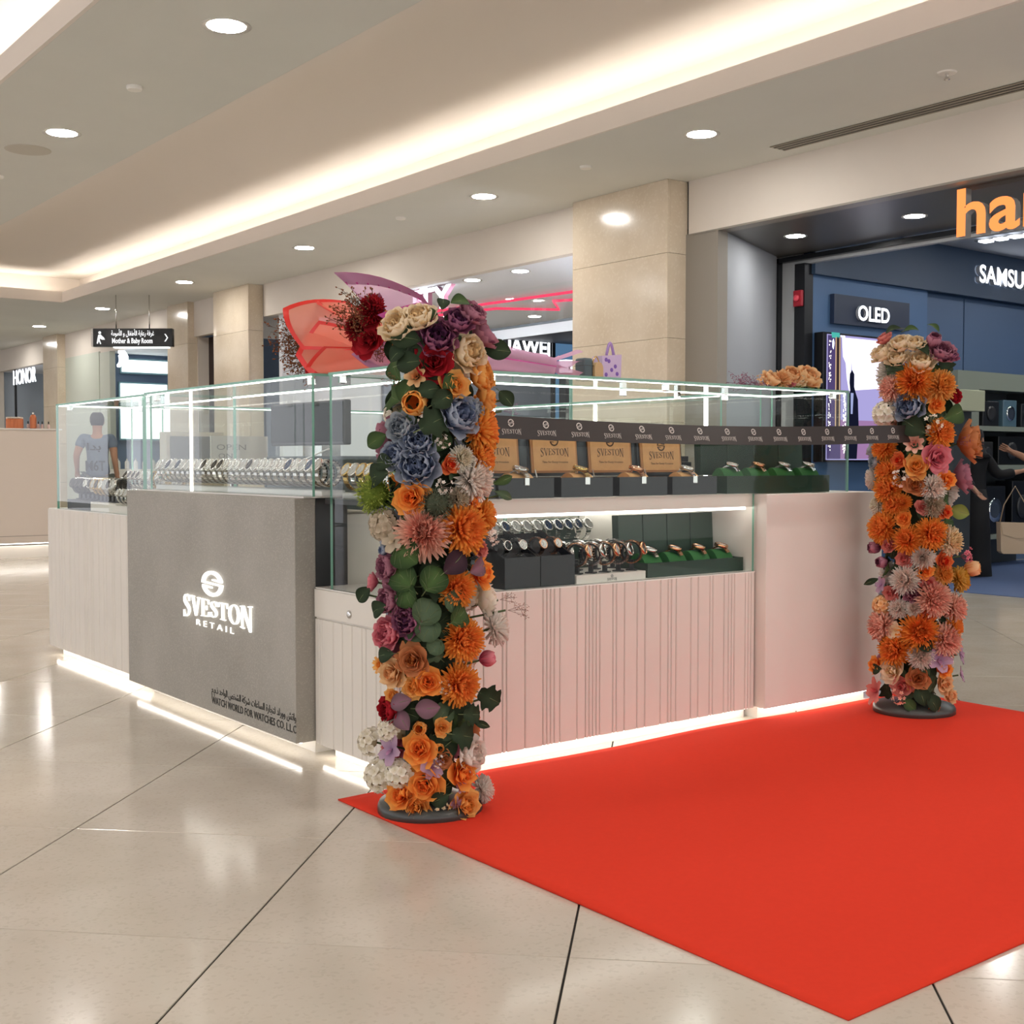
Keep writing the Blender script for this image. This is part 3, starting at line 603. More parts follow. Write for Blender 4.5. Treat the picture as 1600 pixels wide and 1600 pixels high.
# front counter: low ribbed cabinet, open niche, shelf and glass case
kf = thing('display_counter', 'low ribbed white front counter with glazed niche under long glass case', 'display counter')
B('body', M_WHITE, kf, (0.0, 1.805, 0.0, 0.548, ZB, ZLOW - 0.004)); B('plinth', M_WHITE, kf, (0.05, 1.80, 0.05, 0.5, 0.0, ZB)); add_ribs(kf, 'x', -0.004, 1.80, ZB, ZLOW - 0.004, 0.0, 0.008, 21); add_ribs(kf, 'y', 0.0, 0.548, ZB, 0.518, 0.0, 0.008, 5)
dw = B('drawer', M_FLUTE, kf, (-0.010, 0.0, 0.03, 0.546, 0.525, ZLOW - 0.006), b=0.002); lk = MB().lathe([(0.014, 0.0), (0.014, 0.004), (0.010, 0.006), (0.004, 0.006)], (-0.010, 0.288, 0.558), 18, 0, Matrix.Rotation(-pi / 2, 4, 'Y')).build('lock', M_STEEL, dw, True)
B('worktop', mat('deck_white'), kf, (-0.004, 1.805, -0.004, 0.548, ZLOW - 0.004, ZLOW))
led(kf, 0.03, 1.79, 0.02, 0.028, ZB - 0.008, ZB - 0.0005, M_LEDP); led(kf, 0.02, 0.028, 0.03, 0.54, ZB - 0.008, ZB - 0.0005, M_LEDP)
B('shelf', M_WHITE, kf, (0.30, 1.805, 0.012, 0.50, ZS0, ZS), b=0.003); B('back_panel', M_WHITE, kf, (1.30, 1.805, 0.50, 0.515, ZLOW, ZS0)); B('rear_post', M_WHITE, kf, (1.255, 1.30, 0.47, 0.515, ZLOW, ZS0))
B('side_ledge', M_DARK, kf, (0.012, 0.30, 0.10, 0.50, ZS - 0.02, ZS)); B('ledge_post', M_DARK, kf, (0.28, 0.30, 0.44, 0.50, ZLOW, ZS - 0.02))
gc = thing('glass_case', 'long clear glass case with light strips on top of the kiosk front', 'glass case')
pane(kf, 0.0, GT, 0.012, 0.44, ZLOW, ZS); pane(gc, 0.0, GT, 0.012, 0.44, ZS + 0.0005, ZG); pane(gc, 0.0, 2.44, 0.0, GT, ZS, ZG); pane(kf, 0.0, 1.80, 0.0, GT, ZLOW, ZS - 0.001); pane(gc, 2.43, 2.44, GT, 0.45, ZS, ZG); pane(gc, 0.0, 2.44, 0.0, 0.45, ZG, ZG + GT)
pane(gc, 0.44, 1.15, 0.44, 0.45, ZS, ZG); pane(gc, 1.16, 2.43, 0.44, 0.45, ZS, ZG); pane(kf, 0.44, 0.85, 0.505, 0.513, ZLOW, ZS0); pane(kf, 0.86, 1.255, 0.505, 0.513, ZLOW, ZS0)
led(gc, 0.02, 2.42, GT, GT + LEDW, ZG - LEDW, ZG - 0.0005); led(gc, 0.45, 2.42, 0.43, 0.43 + LEDW, ZG - LEDW, ZG - 0.0005); led(gc, GT, GT + LEDW, 0.02, 0.43, ZG - LEDW, ZG - 0.0005); led(gc, 2.42, 2.428, 0.03, 0.43, ZG - LEDW, ZG - 0.0005)
led(kf, 0.32, 1.78, 0.03, 0.045, ZS0 - 0.012, ZS0 - 0.0005); led(kf, 0.32, 1.78, 0.44, 0.455, ZS0 - 0.012, ZS0 - 0.0005)
for x, y in ((0.03, 0.40), (1.30, 0.03), (1.75, 0.41), (2.36, 0.03), (2.06, 0.41), (1.42, 0.41)): clamp(gc, x, y, ZG - 0.001)
# tall plain end block
kt = thing('end_counter', 'tall plain white end block of the kiosk front, beside second flower pillar', 'counter')
bev(B('body', M_WHITE, kt, (1.812, 2.615, -0.06, 0.50, ZB, ZS - 0.002)), 0.002, 1); B('plinth', M_WHITE, kt, (1.83, 2.57, 0.0, 0.45, 0, ZB)); led(kt, 1.83, 2.59, -0.035, -0.027, ZB - 0.008, ZB - 0.0005, M_LEDP)
B('niche_cheek', M_WHITE, kt, (1.8055, 1.8115, 0.012, 0.50, ZLOW, ZS0))
# the rear and right runs of the kiosk, seen through the glass
kr = thing('display_counter', 'rear run of the kiosk, white cabinets under a glass case', 'display counter')
B('body', M_WHITE, kr, (0.50, 2.60, 3.25, 3.70, ZB, 0.86)); B('plinth', M_WHITE, kr, (0.5, 2.56, 3.30, 3.65, 0, ZB)); add_ribs(kr, 'x', 0.50, 2.60, ZB, 0.86, 3.25, 0.008, 31)
pane(kr, 0.50, 2.60, 3.25, 3.26, 0.86, ZG); pane(kr, 0.50, 2.60, 3.54, 3.55, 0.86, ZG); pane(kr, 0.50, 2.60, 3.25, 3.55, ZG, ZG + GT); pane(kr, 0.50, 0.51, 3.26, 3.54, 0.86, ZG)
led(kr, 0.52, 2.58, 3.262, 3.27, ZG - LEDW, ZG - 0.0005); led(kr, 0.52, 0.545, 3.255, 3.262, 0.87, ZG - 0.01); led(kr, 1.50, 1.525, 3.255, 3.262, 0.87, ZG - 0.01)
kx = thing('display_counter', 'right run of the kiosk, white cabinets under a glass case', 'display counter')
B('body', M_WHITE, kx, (2.15, 2.61, 0.52, 2.5, ZB, 0.80)); B('plinth', M_WHITE, kx, (2.2, 2.56, 0.55, 2.45, 0, ZB)); add_ribs(kx, 'y', 0.52, 2.5, ZB, 0.80, 2.15, 0.008, 41)
pane(kx, 2.15, 2.16, 0.52, 2.5, 0.80, ZG); pane(kx, 2.43, 2.44, 0.52, 2.5, 0.80, ZG); pane(kx, 2.15, 2.44, 0.46, 2.5, ZG, ZG + GT)
led(kx, 2.16, 2.168, 0.54, 2.48, ZG - LEDW, ZG - 0.0005); led(kx, 2.142, 2.15, 1.4, 1.42, 0.81, ZG - 0.01); led(kx, 2.142, 2.15, 0.6, 0.62, 0.81, ZG - 0.01); led(kx, 2.142, 2.15, 2.3, 2.32, 0.81, ZG - 0.01)
# monitor inside
mo = thing('monitor', 'large dark monitor on a cabinet inside the kiosk, seen through glass', 'monitor', (0.75, 2.12, 0))
B('cabinet', mat('teal_black_panel', '#2a3a3c', 0.4), mo, (0.03, 0.40, -0.36, 0.40, 0.0, 1.13), b=0.006); B('screen_shell', M_DARK, mo, (0.05, 0.09, -0.40, 0.38, 1.185, 1.405), b=0.008); B('foot', M_STEEL, mo, (0.09, 0.2, -0.10, 0.10, 1.131, 1.20)); B('display', mat('screen_glass', '#1e2123', 0.55, spec=0.2), mo, (0.045, 0.0495, -0.39, 0.37, 1.20, 1.395))
MB().tube([(0.02, 0.2, 1.12), (0.01, 0.0, 1.10), (0.02, -0.3, 1.165)], 0.004, 6).build('cable', mat('white_cable', '#d8d8d4', 0.5), mo, True)
o = thing('opening_sign', 'pale board with faint grey capitals inside the kiosk', 'sign', (0.66, 2.66, 0))
B('board', mat('pale_board', '#c9c5bb', 0.6), o, (-0.13, 0.20, 0, 0.015, 1.05, 1.24)); B('stand', M_STEEL, o, (-0.01, 0.03, 0.0155, 0.03, 0.02, 1.1)); B('foot', M_STEEL, o, (-0.10, 0.12, -0.08, 0.10, 0.0, 0.02))
text('print_top', 'OPEN', mat('faint_print', '#8f8c84', 0.7), (-0.10, -0.001, 1.165), (1, 0, 0), (0, 0, 1), 0.032, o, 0.001, 0, 0.17); text('print_low', 'ON', mat('faint_print'), (-0.09, -0.001, 1.12), (1, 0, 0), (0, 0, 1), 0.028, o, 0.001, 0, 0.08)
o = thing('open_storage_case', 'beige framed case with a dark inside behind the left watches', 'case', (0.64, 3.12, 0))
B('frame', mat('beige_frame', '#b9ad96', 0.5), o, (-0.17, 0.17, 0.0, 0.10, 0.0, 1.27)); B('inset', mat('dark_inset', '#5a564c', 0.5), o, (-0.15, 0.15, -0.006, -0.0005, 1.00, 1.245))
# carpet
cp = MB()
def cz(u, v):
    x = -0.245 + u * 3.085; y = -2.045 + v * 2.01
    z = 0.007 + 0.0035 * sin(3.1 * x + 1.3 * y) * sin(1.7 * y - 0.6 * x) + 0.0025 * sin(5 * x - 3 * y)
    return Vector((x, y, max(z, 0.004)))
NU, NV = 70, 46
cp.sheet(lambda u, v: cz(u, v), NU, NV)
k = len(cp.v); edge = [i for i in range(NU + 1)] + [(j + 1) * (NU + 1) - 1 for j in range(1, NV + 1)] + [NV * (NU + 1) + i for i in range(NU - 1, -1, -1)] + [j * (NU + 1) for j in range(NV - 1, 0, -1)]
low = [(cp.v[i][0], cp.v[i][1], 0.0005) for i in edge]; n = len(edge); cp.v += low; cp.al += [0] * n
for i in range(n): cp.f.append([edge[i], k + i, k + (i + 1) % n, edge[(i + 1) % n]]); cp.mi.append(0)
cp.f.append([k + i for i in range(n)][::-1]); cp.mi.append(0)
M_CARPET = mat('red_felt', '#dd3d2a', 0.95, var=0.012, scale=60, bump=0.0, spec=0.1)
o = cp.build('red_carpet', M_CARPET, None, True); tag(o, 'bright red felt carpet laid in front of the kiosk', 'carpet')
# ------------------------------------------------------------------ wrist watches
M_GOLD = mat('rose_gold', '#d9a37c', 0.18, metal=1.0); M_YGOLD = mat('yellow_gold', '#cfb06a', 0.2, metal=1.0)
M_GUN = mat('gunmetal', '#5c5b58', 0.25, metal=1.0)
DIALS = [mat('dial_white', '#eeeee8', 0.25), mat('dial_black', '#15171a', 0.2), mat('dial_blue', '#234066', 0.2), mat('dial_green', '#27463a', 0.2), mat('dial_silver', '#c9cac6', 0.25)]
def ring_mesh(Rr, wd, th, n=26, squash=1.0, a0=0.0, a1=2 * pi, links=True):
    """bracelet: links bent round the X axis (loop lies in the YZ plane), width along X"""
    m = MB(); st = (a1 - a0) / n; g = 0.08 * st if links else 0
    for i in range(n):
        A0 = a0 + i * st + g; A1 = a0 + (i + 1) * st - g; vs = []
        for a in (A0, A1):
            for (rr, x) in ((Rr, -wd / 2), (Rr, wd / 2), (Rr - th, wd / 2), (Rr - th, -wd / 2)): vs.append((x, rr * cos(a), rr * sin(a) * squash))
        m.add(vs, [(0, 1, 2, 3), (4, 7, 6, 5), (0, 4, 5, 1), (1, 5, 6, 2), (2, 6, 7, 3), (3, 7, 4, 0)])
    return m
def case_meshes(r, M):
    c = MB().lathe([(r * 0.9, -0.002), (r, 0.0), (r, 0.006), (r * 0.93, 0.0085), (r * 0.82, 0.0085), (r * 0.82, 0.0065)], n=20, M=M)
    k = MB(); k.box(r - 0.001, r + 0.004, -0.002, 0.002, 0.001, 0.005); k.xf(M); n0 = len(c.v); c.v += k.v; c.al += k.al; c.f += [[n0 + i for i in f] for f in k.f]; c.mi += k.mi
    d = MB().lathe([(r * 0.815, 0.0062), (r * 0.815, 0.0068)], n=20, M=M)
    for a, L in ((0.6, 0.5), (2.3, 0.7)):
        h = MB().box(-0.0007, 0.0007, 0, r * L, 0.0069, 0.0074, 1); h.xf(M @ Matrix.Rotation(a, 4, 'Z')); d.add(h.v, h.f, 1)
    for i in range(12):
        h = MB().box(-0.0007, 0.0007, r * 0.6, r * 0.75, 0.0069, 0.0073, 1); h.xf(M @ Matrix.Rotation(2 * pi * i / 12, 4, 'Z')); d.add(h.v, h.f, 1)
    return c, d
RW = 0.037
def make_watch(kind, metal, dial, lab, group):
    """kind 'loop': closed bracelet hung on a bar or cuff stand, face out along -Y and up; origin below the loop.  kind 'pillow': wrapped over a cushion"""
    t = thing('wrist_watch', lab, 'watch', (0, 0, 0), 0, group)
    if kind in ('loop', 'stand'):
        z0 = RW + (0.006 if kind == 'loop' else 0.022); al = radians(163 if kind == 'stand' else 148)
        m = ring_mesh(RW, 0.021, 0.004); m.xf(Matrix.Translation((0, 0, z0))); m.build('bracelet', metal, t)
        M = Matrix.Translation((0, RW * cos(al) * 0.96, z0 + RW * sin(al) * 0.96)) @ Matrix.Rotation(-(pi / 2 - al), 4, 'X')
        # normal of the face must point along (0,cos,sin)
        d = Vector((0, cos(al), sin(al))); M = Matrix.Translation(Vector((0, 0, z0)) + d * (RW - 0.002)) @ d.to_track_quat('Z', 'Y').to_matrix().to_4x4()
        c, dd = case_meshes(0.0215, M); c.build('case', metal, t, True); dd.build('dial', [dial, M_STEEL if dial is not DIALS[0] else M_BLACK], t)
        if kind == 'stand':
            s = ring_mesh(RW - 0.006, 0.016, 0.004, 16, 1.0, radians(-70), radians(250), False); s.xf(Matrix.Translation((0, 0, z0)))
            s.box(-0.008, 0.008, -0.006, 0.006, 0.0, z0 - RW + 0.012); s.box(-0.012, 0.012, -0.016, 0.016, 0.0, 0.004); s.build('cuff_stand', M_DARK, t)
    else:
        m = ring_mesh(0.030, 0.020, 0.004, 12, 0.85, radians(20), radians(165)); m.build('bracelet', metal, t)
        d = Vector((0, -0.25, 1)).normalized(); M = Matrix.Translation((0, -0.004, 0.0245)) @ d.to_track_quat('Z', 'Y').to_matrix().to_4x4()
        c, dd = case_meshes(0.0215, M); c.build('case', metal, t, True); dd.build('dial', [dial, M_STEEL if dial is not DIALS[0] else M_BLACK], t)
    return t
PROTO = {}
def watch(kind, mk, dk, loc, rz, lab, group, s=1.0):
    key = (kind, mk, dk)
    if key not in PROTO:
        PROTO[key] = o = make_watch(kind, {'s': M_STEEL, 'g': M_GOLD, 'y': M_YGOLD, 'k': M_GUN}[mk], DIALS[dk], lab, group); o.location = loc; o.rotation_euler = (0, 0, rz)
    else: o = dup(PROTO[key], loc, rz, lab, group)
    o.scale = (s, s, s); return o
WR = random.Random(21)
# long row on the stone counter: bracelets stacked along two clear rails, faces to the left side of the kiosk
def clear_rail(lab, x, y0, y1, z, h=0.03):
    o = thing('watch_rail', lab, 'display rail', (x, (y0 + y1) / 2, z)); L = (y1 - y0) / 2
    B('base', mat('frosted_acrylic', '#e6e9e6', 0.2, alpha=0.55), o, (-0.05, 0.05, -L, L, 0.0, h), b=0.002)
    return o
clear_rail('clear acrylic rail under the long watch row on the stone counter', 0.06, 0.52, 2.12, 0.9725, 0.022)
YR = [0.56 + 0.0565 * i for i in range(28)]
for i, y in enumerate(reversed(YR)):
    watch('loop', 's', WR.choice([0, 0, 4, 4, 1, 2]), (0.06, y, 0.9975), -pi / 2, '%s silver watch from the left in the long row on the stone counter' % ORD[i], 'silver watches on the stone counter', 1.42)
clear_rail('clear acrylic rail on the corner ledge continuing the watch row', 0.10, 0.11, 0.44, ZS, 0.02)
for i in range(6):
    watch('loop', WR.choice('ssy'), WR.choice([0, 4]), (0.10, 0.42 - 0.054 * i, ZS + 0.02), -pi / 2, '%s watch from the left on the corner ledge beside the blue flowers' % ORD[i], 'watches on the corner ledge', 1.35)
# left end counter: two stepped rows on white stands plus a few on dark cuffs
o = thing('watch_stand', 'dark low watch stand at the left end of the ribbed counter', 'display stand', (0.10, 3.30, 0.838)); B('base', M_DARK, o, (-0.06, 0.06, -0.20, 0.20, 0, 0.055), b=0.003)
for i in range(5): watch('stand', 'k' if i < 4 else 's', WR.choice([1, 0]), (0.10, 3.45 - 0.07 * i, 0.893), -pi / 2 + 0.2, '%s dark cuffed watch from the left on the low dark stand' % ORD[i], 'watches on the dark stand', 1.3)
o = thing('watch_stand', 'white watch stand in the middle of the ribbed counter', 'display stand', (0.10, 2.90, 0.838)); B('base', M_WHITE, o, (-0.07, 0.05, -0.19, 0.19, 0, 0.05), b=0.003)
for i in range(6): watch('stand', WR.choice('syy'), WR.choice([0, 1, 4]), (0.08, 3.05 - 0.058 * i, 0.888), -pi / 2 + 0.15, '%s watch from the left on the middle white stand, left end' % ORD[i], 'watches on the middle white stand', 1.35)
o = thing('watch_stand', 'white watch stand beside the grey stone counter, left end', 'display stand', (0.08, 2.48, 0.838)); B('base', M_WHITE, o, (-0.07, 0.05, -0.20, 0.20, 0, 0.042), b=0.003); B('step', M_WHITE, o, (0.051, 0.20, -0.20, 0.20, 0, 0.11), b=0.003)
for i in range(6):
    watch('loop', 's', WR.choice([0, 4]), (0.05, 2.64 - 0.058 * i, 0.880), -pi / 2, '%s low silver watch from the left beside the stone counter' % ORD[i], 'low watches beside the stone counter', 1.05)
    watch('loop', WR.choice('ssy'), WR.choice([0, 1, 4]), (0.20, 2.64 - 0.058 * i, 0.948), -pi / 2, '%s upper watch from the left on the step beside the stone counter' % ORD[i], 'upper watches beside the stone counter', 1.3)
for i in range(5): watch('loop', 's', WR.choice([0, 1, 4]), (0.24, 3.02 - 0.06 * i, 0.948), -pi / 2, '%s watch from the left on the rear step of the ribbed counter' % ORD[i], 'watches on the rear step', 1.3)
o = thing('watch_stand', 'white rear step behind the middle white stand, left end', 'display stand', (0.24, 2.90, 0.838)); B('base', M_WHITE, o, (-0.05, 0.05, -0.19, 0.17, 0, 0.11), b=0.003)

# ------------------------------------------------------------------ opened watch boxes
M_TAN = mat('tan_satin', '#d2a16a', 0.55, var=0.05, scale=30); M_TAND = mat('tan_wood', '#b07c4c', 0.5); M_GREENB = mat('green_leatherette', '#20382a', 0.45, var=0.08, scale=40); M_GREENV = mat('green_velvet', '#2f6a34', 0.85); M_GREYV = mat('grey_velvet', '#9b9b98', 0.8)
M_PRINT = mat('brown_print', '#4a3524', 0.6)
def wide_box(loc, rz, lab, w=0.30, d=0.20, h=0.075, lid=0.205, body=M_BLACK, inner=M_TAN, mark=True, group='open watch boxes with printed lids', tilt=0.10):
    t = thing('watch_box', lab, 'watch box', loc, rz, group)
    x = w / 2
    B('tray', body, t, (-x, x, 0, 0.008, 0, h), (-x, -x + 0.008, 0.008, d, 0, h), (x - 0.008, x, 0.008, d, 0, h), (-x + 0.008, x - 0.008, d - 0.008, d, 0, h), (-x + 0.008, x - 0.008, 0.008, d - 0.008, 0, 0.008))
    B('lining', inner, t, (-x + 0.009, x - 0.009, 0.009, d - 0.009, 0.008, h - 0.022))
    c = B('clasp', M_STEEL, t, (-0.012, 0.012, -0.004, 0.0, h - 0.028, h + 0.002)); bev(c, 0.002, 1)
    L = MB().box(-x, x, 0.0, 0.05, 0, lid).xf(Matrix.Translation((0, d - 0.002, h + 0.004)) @ Matrix.Rotation(-tilt, 4, 'X')).build('lid', body, t); bev(L, 0.002, 1)
    T = Matrix.Translation((0, d - 0.002, h + 0.004)) @ Matrix.Rotation(-tilt, 4, 'X')
    MB().box(-x + 0.012, x - 0.012, -0.006, 0.0, 0.012, lid - 0.012).xf(T).build('lid_frame', M_TAND if inner is M_TAN else body, L)
    MB().box(-x + 0.022, x - 0.022, -0.009, -0.006, 0.020, lid - 0.020).xf(T).build('lid_lining', inner, L)
    if mark:
        mb = MB(); flat_mark(emblem(), 0.023, 0, lid * 0.655, mb, (0, -0.0092, 0), (1, 0, 0), (0, 0, 1), (0, -1, 0), 0.0008); flat_mark(wordmark(), w * 0.55, 0, lid * 0.44, mb, (0, -0.0092, 0), (1, 0, 0), (0, 0, 1), (0, -1, 0), 0.0008)
        mb.xf(T).build('printed_logo', M_PRINT, L)
        tx = text('printed_line', 'Time for Every Occasion', M_PRINT, (0, 0, 0), (1, 0, 0), (0, 0, 1), 0.011, L, 0.0006, 0.0, w * 0.5, center=True, res=1)
        for v in tx.data.vertices: v.co = T @ (v.co + Vector((0, -0.0092, lid * 0.25)))
    for s in (-1, 1):
        hb = MB().tube([(s * (x - 0.03), d - 0.02, h - 0.01), (s * (x - 0.028), d - 0.006, h + 0.03)], 0.003, 6).build('lid_stay', M_CHROME, t)
    return t
def cushion(x, y, z, w, d, h, m, name_lab, group):
    o = thing('watch_cushion', name_lab, 'cushion', (x, y, z), 0, group)
    mb = MB(); n = 10; P = []
    mb.sheet(lambda u, v: Vector(((u - 0.5) * w, (v - 0.5) * d, h * sin(pi * v) ** 0.6 + 0.001)), 4, n); mb.box(-w / 2, w / 2, -d / 2, d / 2, 0, 0.0015)
    for s in (-1, 1):
        pts = [((v - 0.5) * d, h * sin(pi * v) ** 0.6 + 0.001) for v in [i / n for i in range(n + 1)]]
        mb.add([(s * w / 2, a, b) for a, b in pts], [list(range(n + 1)) if s < 0 else list(range(n + 1))[::-1]])
    mb.build('padding', m, o, True); return o
XB = [on_y(px, 757, 0.05).x for px in (728, 823, 918, 1006, 1086)]
LABB = ['hidden behind the flowers', 'first from the flower pillar', 'second from the flower pillar', 'third from the flower pillar', 'fourth from the flower pillar']
for i, x in enumerate(XB):
    ink = M_TAN
    wide_box((x, 0.05, ZS), 0, 'open black watch box with tan printed lid, ' + LABB[i], w=0.262, lid=0.215 if i < 4 else 0.19, inner=ink)
    cushion(x + 0.02, 0.135, ZS + 0.053, 0.10, 0.10, 0.038, M_TAN, 'tan cushion in the open black box, ' + LABB[i], 'cushions in the printed boxes')
    watch('pillow', ['s', 's', 'y', 'g', 's'][i], [0, 4, 0, 0, 0][i], (x + 0.025, 0.13, ZS + 0.068), 0.35, ['silver', 'silver', 'gold toned', 'rose gold', 'silver'][i] + ' watch on tan cushion in black box, ' + LABB[i], 'watches in the printed boxes', 1.45)
o = thing('watch_box', 'open dark box with grey lining raised behind the printed boxes', 'watch box', (1.58, 0.28, ZS))
B('riser', M_BLACK, o, (-0.13, 0.13, 0.0, 0.15, 0, 0.135), b=0.003); B('tray', M_DARK, o, (-0.12, 0.12, 0.01, 0.14, 0.1355, 0.16), b=0.002); lid = MB().box(-0.12, 0.12, 0, 0.012, 0, 0.15).xf(Matrix.Translation((0, 0.12, 0.163)) @ Matrix.Rotation(-0.3, 4, 'X')).build('lid', M_GREYV, o)
cushion(1.58, 0.35, ZS + 0.1605, 0.11, 0.09, 0.03, M_GREYV, 'grey cushion on the raised dark box', 'grey cushion'); watch('pillow', 's', 0, (1.59, 0.345, ZS + 0.172), 0.5, 'silver watch on the grey cushion of the raised dark box', 'raised watch', 1.4)
# long green boxes on top of the end block and in the niche
def green_box(loc, lab, w, d, h, lid, n, where, tilt=0.05, kinds='ssss', dials=(1, 0, 0, 0)):
    t = thing('watch_box', lab, 'watch box', loc, 0, None); x0 = 0
    B('tray', M_GREENB, t, (0, w, 0, 0.01, 0, h), (0, w, d - 0.01, d, 0, h), (0, 0.01, 0.01, d - 0.01, 0, h), (w - 0.01, w, 0.01, d - 0.01, 0, h), (0.01, w - 0.01, 0.01, d - 0.01, 0, 0.01))
    for i in range(n):
        a, b = w * i / n + 0.002, w * (i + 1) / n - 0.002
        L = MB().box(a, b, 0, 0.04, 0, lid).xf(Matrix.Translation((0, d, h + 0.003)) @ Matrix.Rotation(-tilt, 4, 'X')).build('lid', M_GREENB, t); bev(L, 0.002, 1)
        if i: B('divider', M_GREENB, t, (w * i / n - 0.004, w * i / n + 0.004, 0.01, d - 0.01, 0.01, h - 0.004))
        xc = loc[0] + (a + b) / 2
        cushion(xc, loc[1] + d * 0.5, loc[2] + 0.011, (b - a) * 0.72, d * 0.72, h + 0.022, M_GREENV, '%s green velvet cushion from the left %s' % (ORD[i], where), 'green velvet cushions ' + where)
        watch('pillow', kinds[i], dials[i], (xc + 0.01, loc[1] + d * 0.5 - 0.006, loc[2] + h + 0.010), 0.35, '%s watch from the left on green velvet %s' % (ORD[i], where), 'watches on green velvet ' + where, 1.4)
    return t
xg0 = on_y(1136, 765, 0.04).x; green_box((xg0, 0.04, ZS), 'long dark green watch box on top of the end block', 0.68, 0.15, 0.075, 0.145, 4, 'on the end block', kinds='sgss', dials=(0, 0, 0, 1))
xg1 = on_y(1012, 895, 0.05).x; green_box((xg1, 0.05, ZLOW), 'long dark green watch box in the lower niche', 1.79 - xg1, 0.17, 0.058, 0.185, 4, 'in the lower niche', kinds='sggg', dials=(4, 0, 4, 0))
# two black boxes with sloping sides in the niche
def desk_box(loc, lab, w=0.165, d=0.16, h=0.115, mk='s', dk=1, where=''):
    t = thing('watch_box', lab, 'watch box', loc, 0, 'black sloping watch boxes in the niche'); x = w / 2
    B('front', M_BLACK, t, (-x, x, 0, 0.012, 0, h)); B('base', M_BLACK, t, (-x, x, 0.012, d, 0, 0.03))
    for s in (-1, 1):
        MB().prism([(0, 0.03), (d - 0.012, 0.03), (d + 0.05, h + 0.085), (d + 0.03, h + 0.085), (0, h)], (s * (x - 0.004) - 0.004, 0.012, 0), (0, 1, 0), (0, 0, 1), (0.008, 0, 0)).build('side', M_BLACK, t)
    MB().box(-x, x, 0, 0.012, 0, 0.145).xf(Matrix.Translation((0, d, h - 0.06)) @ Matrix.Rotation(-0.42, 4, 'X')).build('lid', M_BLACK, t)
    pad = MB().box(-x + 0.008, x - 0.008, 0, 0.02, 0, 0.15).xf(Matrix.Translation((0, 0.03, h - 0.035)) @ Matrix.Rotation(-0.95, 4, 'X')).build('pad', M_DARK, t)
    for k, s in enumerate((-0.036, 0.036)):
        wv = watch('stand', mk, dk if k == 0 else 4, (loc[0] + s, loc[1] + 0.085, loc[2] + h - 0.025), 0.15, '%s watch in the %s' % (['left', 'right'][k], where), 'watches in the black sloping boxes', 0.95)
    return t
xd = [on_y(px, 880, 0.03).x for px in (746, 820, 873)]
desk_box((xd[1] - 0.01, 0.03, ZLOW), 'black sloping watch box in the niche, touching the flowers', mk='s', dk=1, where='black sloping box touching the flowers'); desk_box((xd[2] - 0.003, 0.03, ZLOW), 'black sloping watch box in the niche, beside the white tray', mk='g', dk=4, where='black sloping box beside the white tray')
desk_box((xd[0] - 0.06, 0.03, ZLOW), 'black sloping watch box in the niche, mostly hidden by flowers', mk='s', dk=2, where='black sloping box mostly hidden by flowers')
# white tray with cuffed watches
xa, xb = on_y(901, 905, 0.03).x, on_y(1009, 900, 0.03).x
o = thing('watch_tray', 'low white tray printed with a small dark emblem and name', 'display tray', ((xa + xb) / 2, 0.03, ZLOW)); W2 = (xb - xa) / 2
B('board', M_WHITE, o, (-W2, W2, 0, 0.26, 0, 0.033), b=0.002)
mb = MB(); flat_mark(emblem(), 0.006, 0, 0.022, mb, (0, -0.0002, 0), (1, 0, 0), (0, 0, 1), (0, -1, 0), 0.0006); flat_mark(wordmark(), 0.05, 0, 0.010, mb, (0, -0.0002, 0), (1, 0, 0), (0, 0, 1), (0, -1, 0), 0.0006); mb.build('printed_logo', M_INK, o)
k = 0
for r, (yy, n) in enumerate(((0.075, 5), (0.20, 4))):
    for i in range(n):
        x = xa + 0.04 + (xb - xa - 0.075) * i / (n - 1) + 0.012 * r
        watch('stand', 'gsgsg'[i] if r == 0 else 's', [0, 3, 4, 1, 1][i], (x, yy, ZLOW + 0.033), 0.55, '%s cuffed watch from the left in the %s row of the white tray' % (ORD[i], ['front', 'back'][r]), 'cuffed watches on the white tray', 1.28)
o = thing('watch_box', 'small open dark green box behind the cuffed watches in the niche', 'watch box', ((xa + xb) / 2 + 0.06, 0.32, ZLOW)); B('tray', M_GREENB, o, (-0.09, 0.09, 0, 0.10, 0, 0.14), b=0.002); MB().box(-0.09, 0.09, 0, 0.01, 0, 0.10).xf(Matrix.Translation((0, 0.09, 0.142)) @ Matrix.Rotation(-0.5, 4, 'X')).build('lid', M_GREENB, o)
# bright row at the back of the niche
o = thing('watch_riser', 'white riser along the back of the lower niche', 'display riser', (0.80, 0.44, ZLOW)); B('board', M_WHITE, o, (-0.45, 0.46, -0.04, 0.05, 0, 0.125), b=0.002)
for i in range(16): watch('loop', 's', WR.choice([0, 4, 2, 3]), (0.38 + 0.055 * i, 0.44, ZLOW + 0.125), 0.2, '%s silver watch from the left on the bright riser at the niche back' % ORD[i], 'watches on the niche riser', 1.25)
# right and rear runs: rows seen through several panes
o = thing('watch_rail', 'white watch rail in the right run of the kiosk', 'display rail', (2.25, 1.5, 0.80)); B('base', M_WHITE, o, (-0.05, 0.05, -0.9, 0.9, 0, 0.05))
for i in range(12): watch('loop', 's', WR.choice([0, 4, 1]), (2.25, 0.75 + 0.13 * i, 0.85), -pi / 2, '%s watch from the front in the right run of the kiosk' % ORD[i], 'watches in the right run', 1.1)
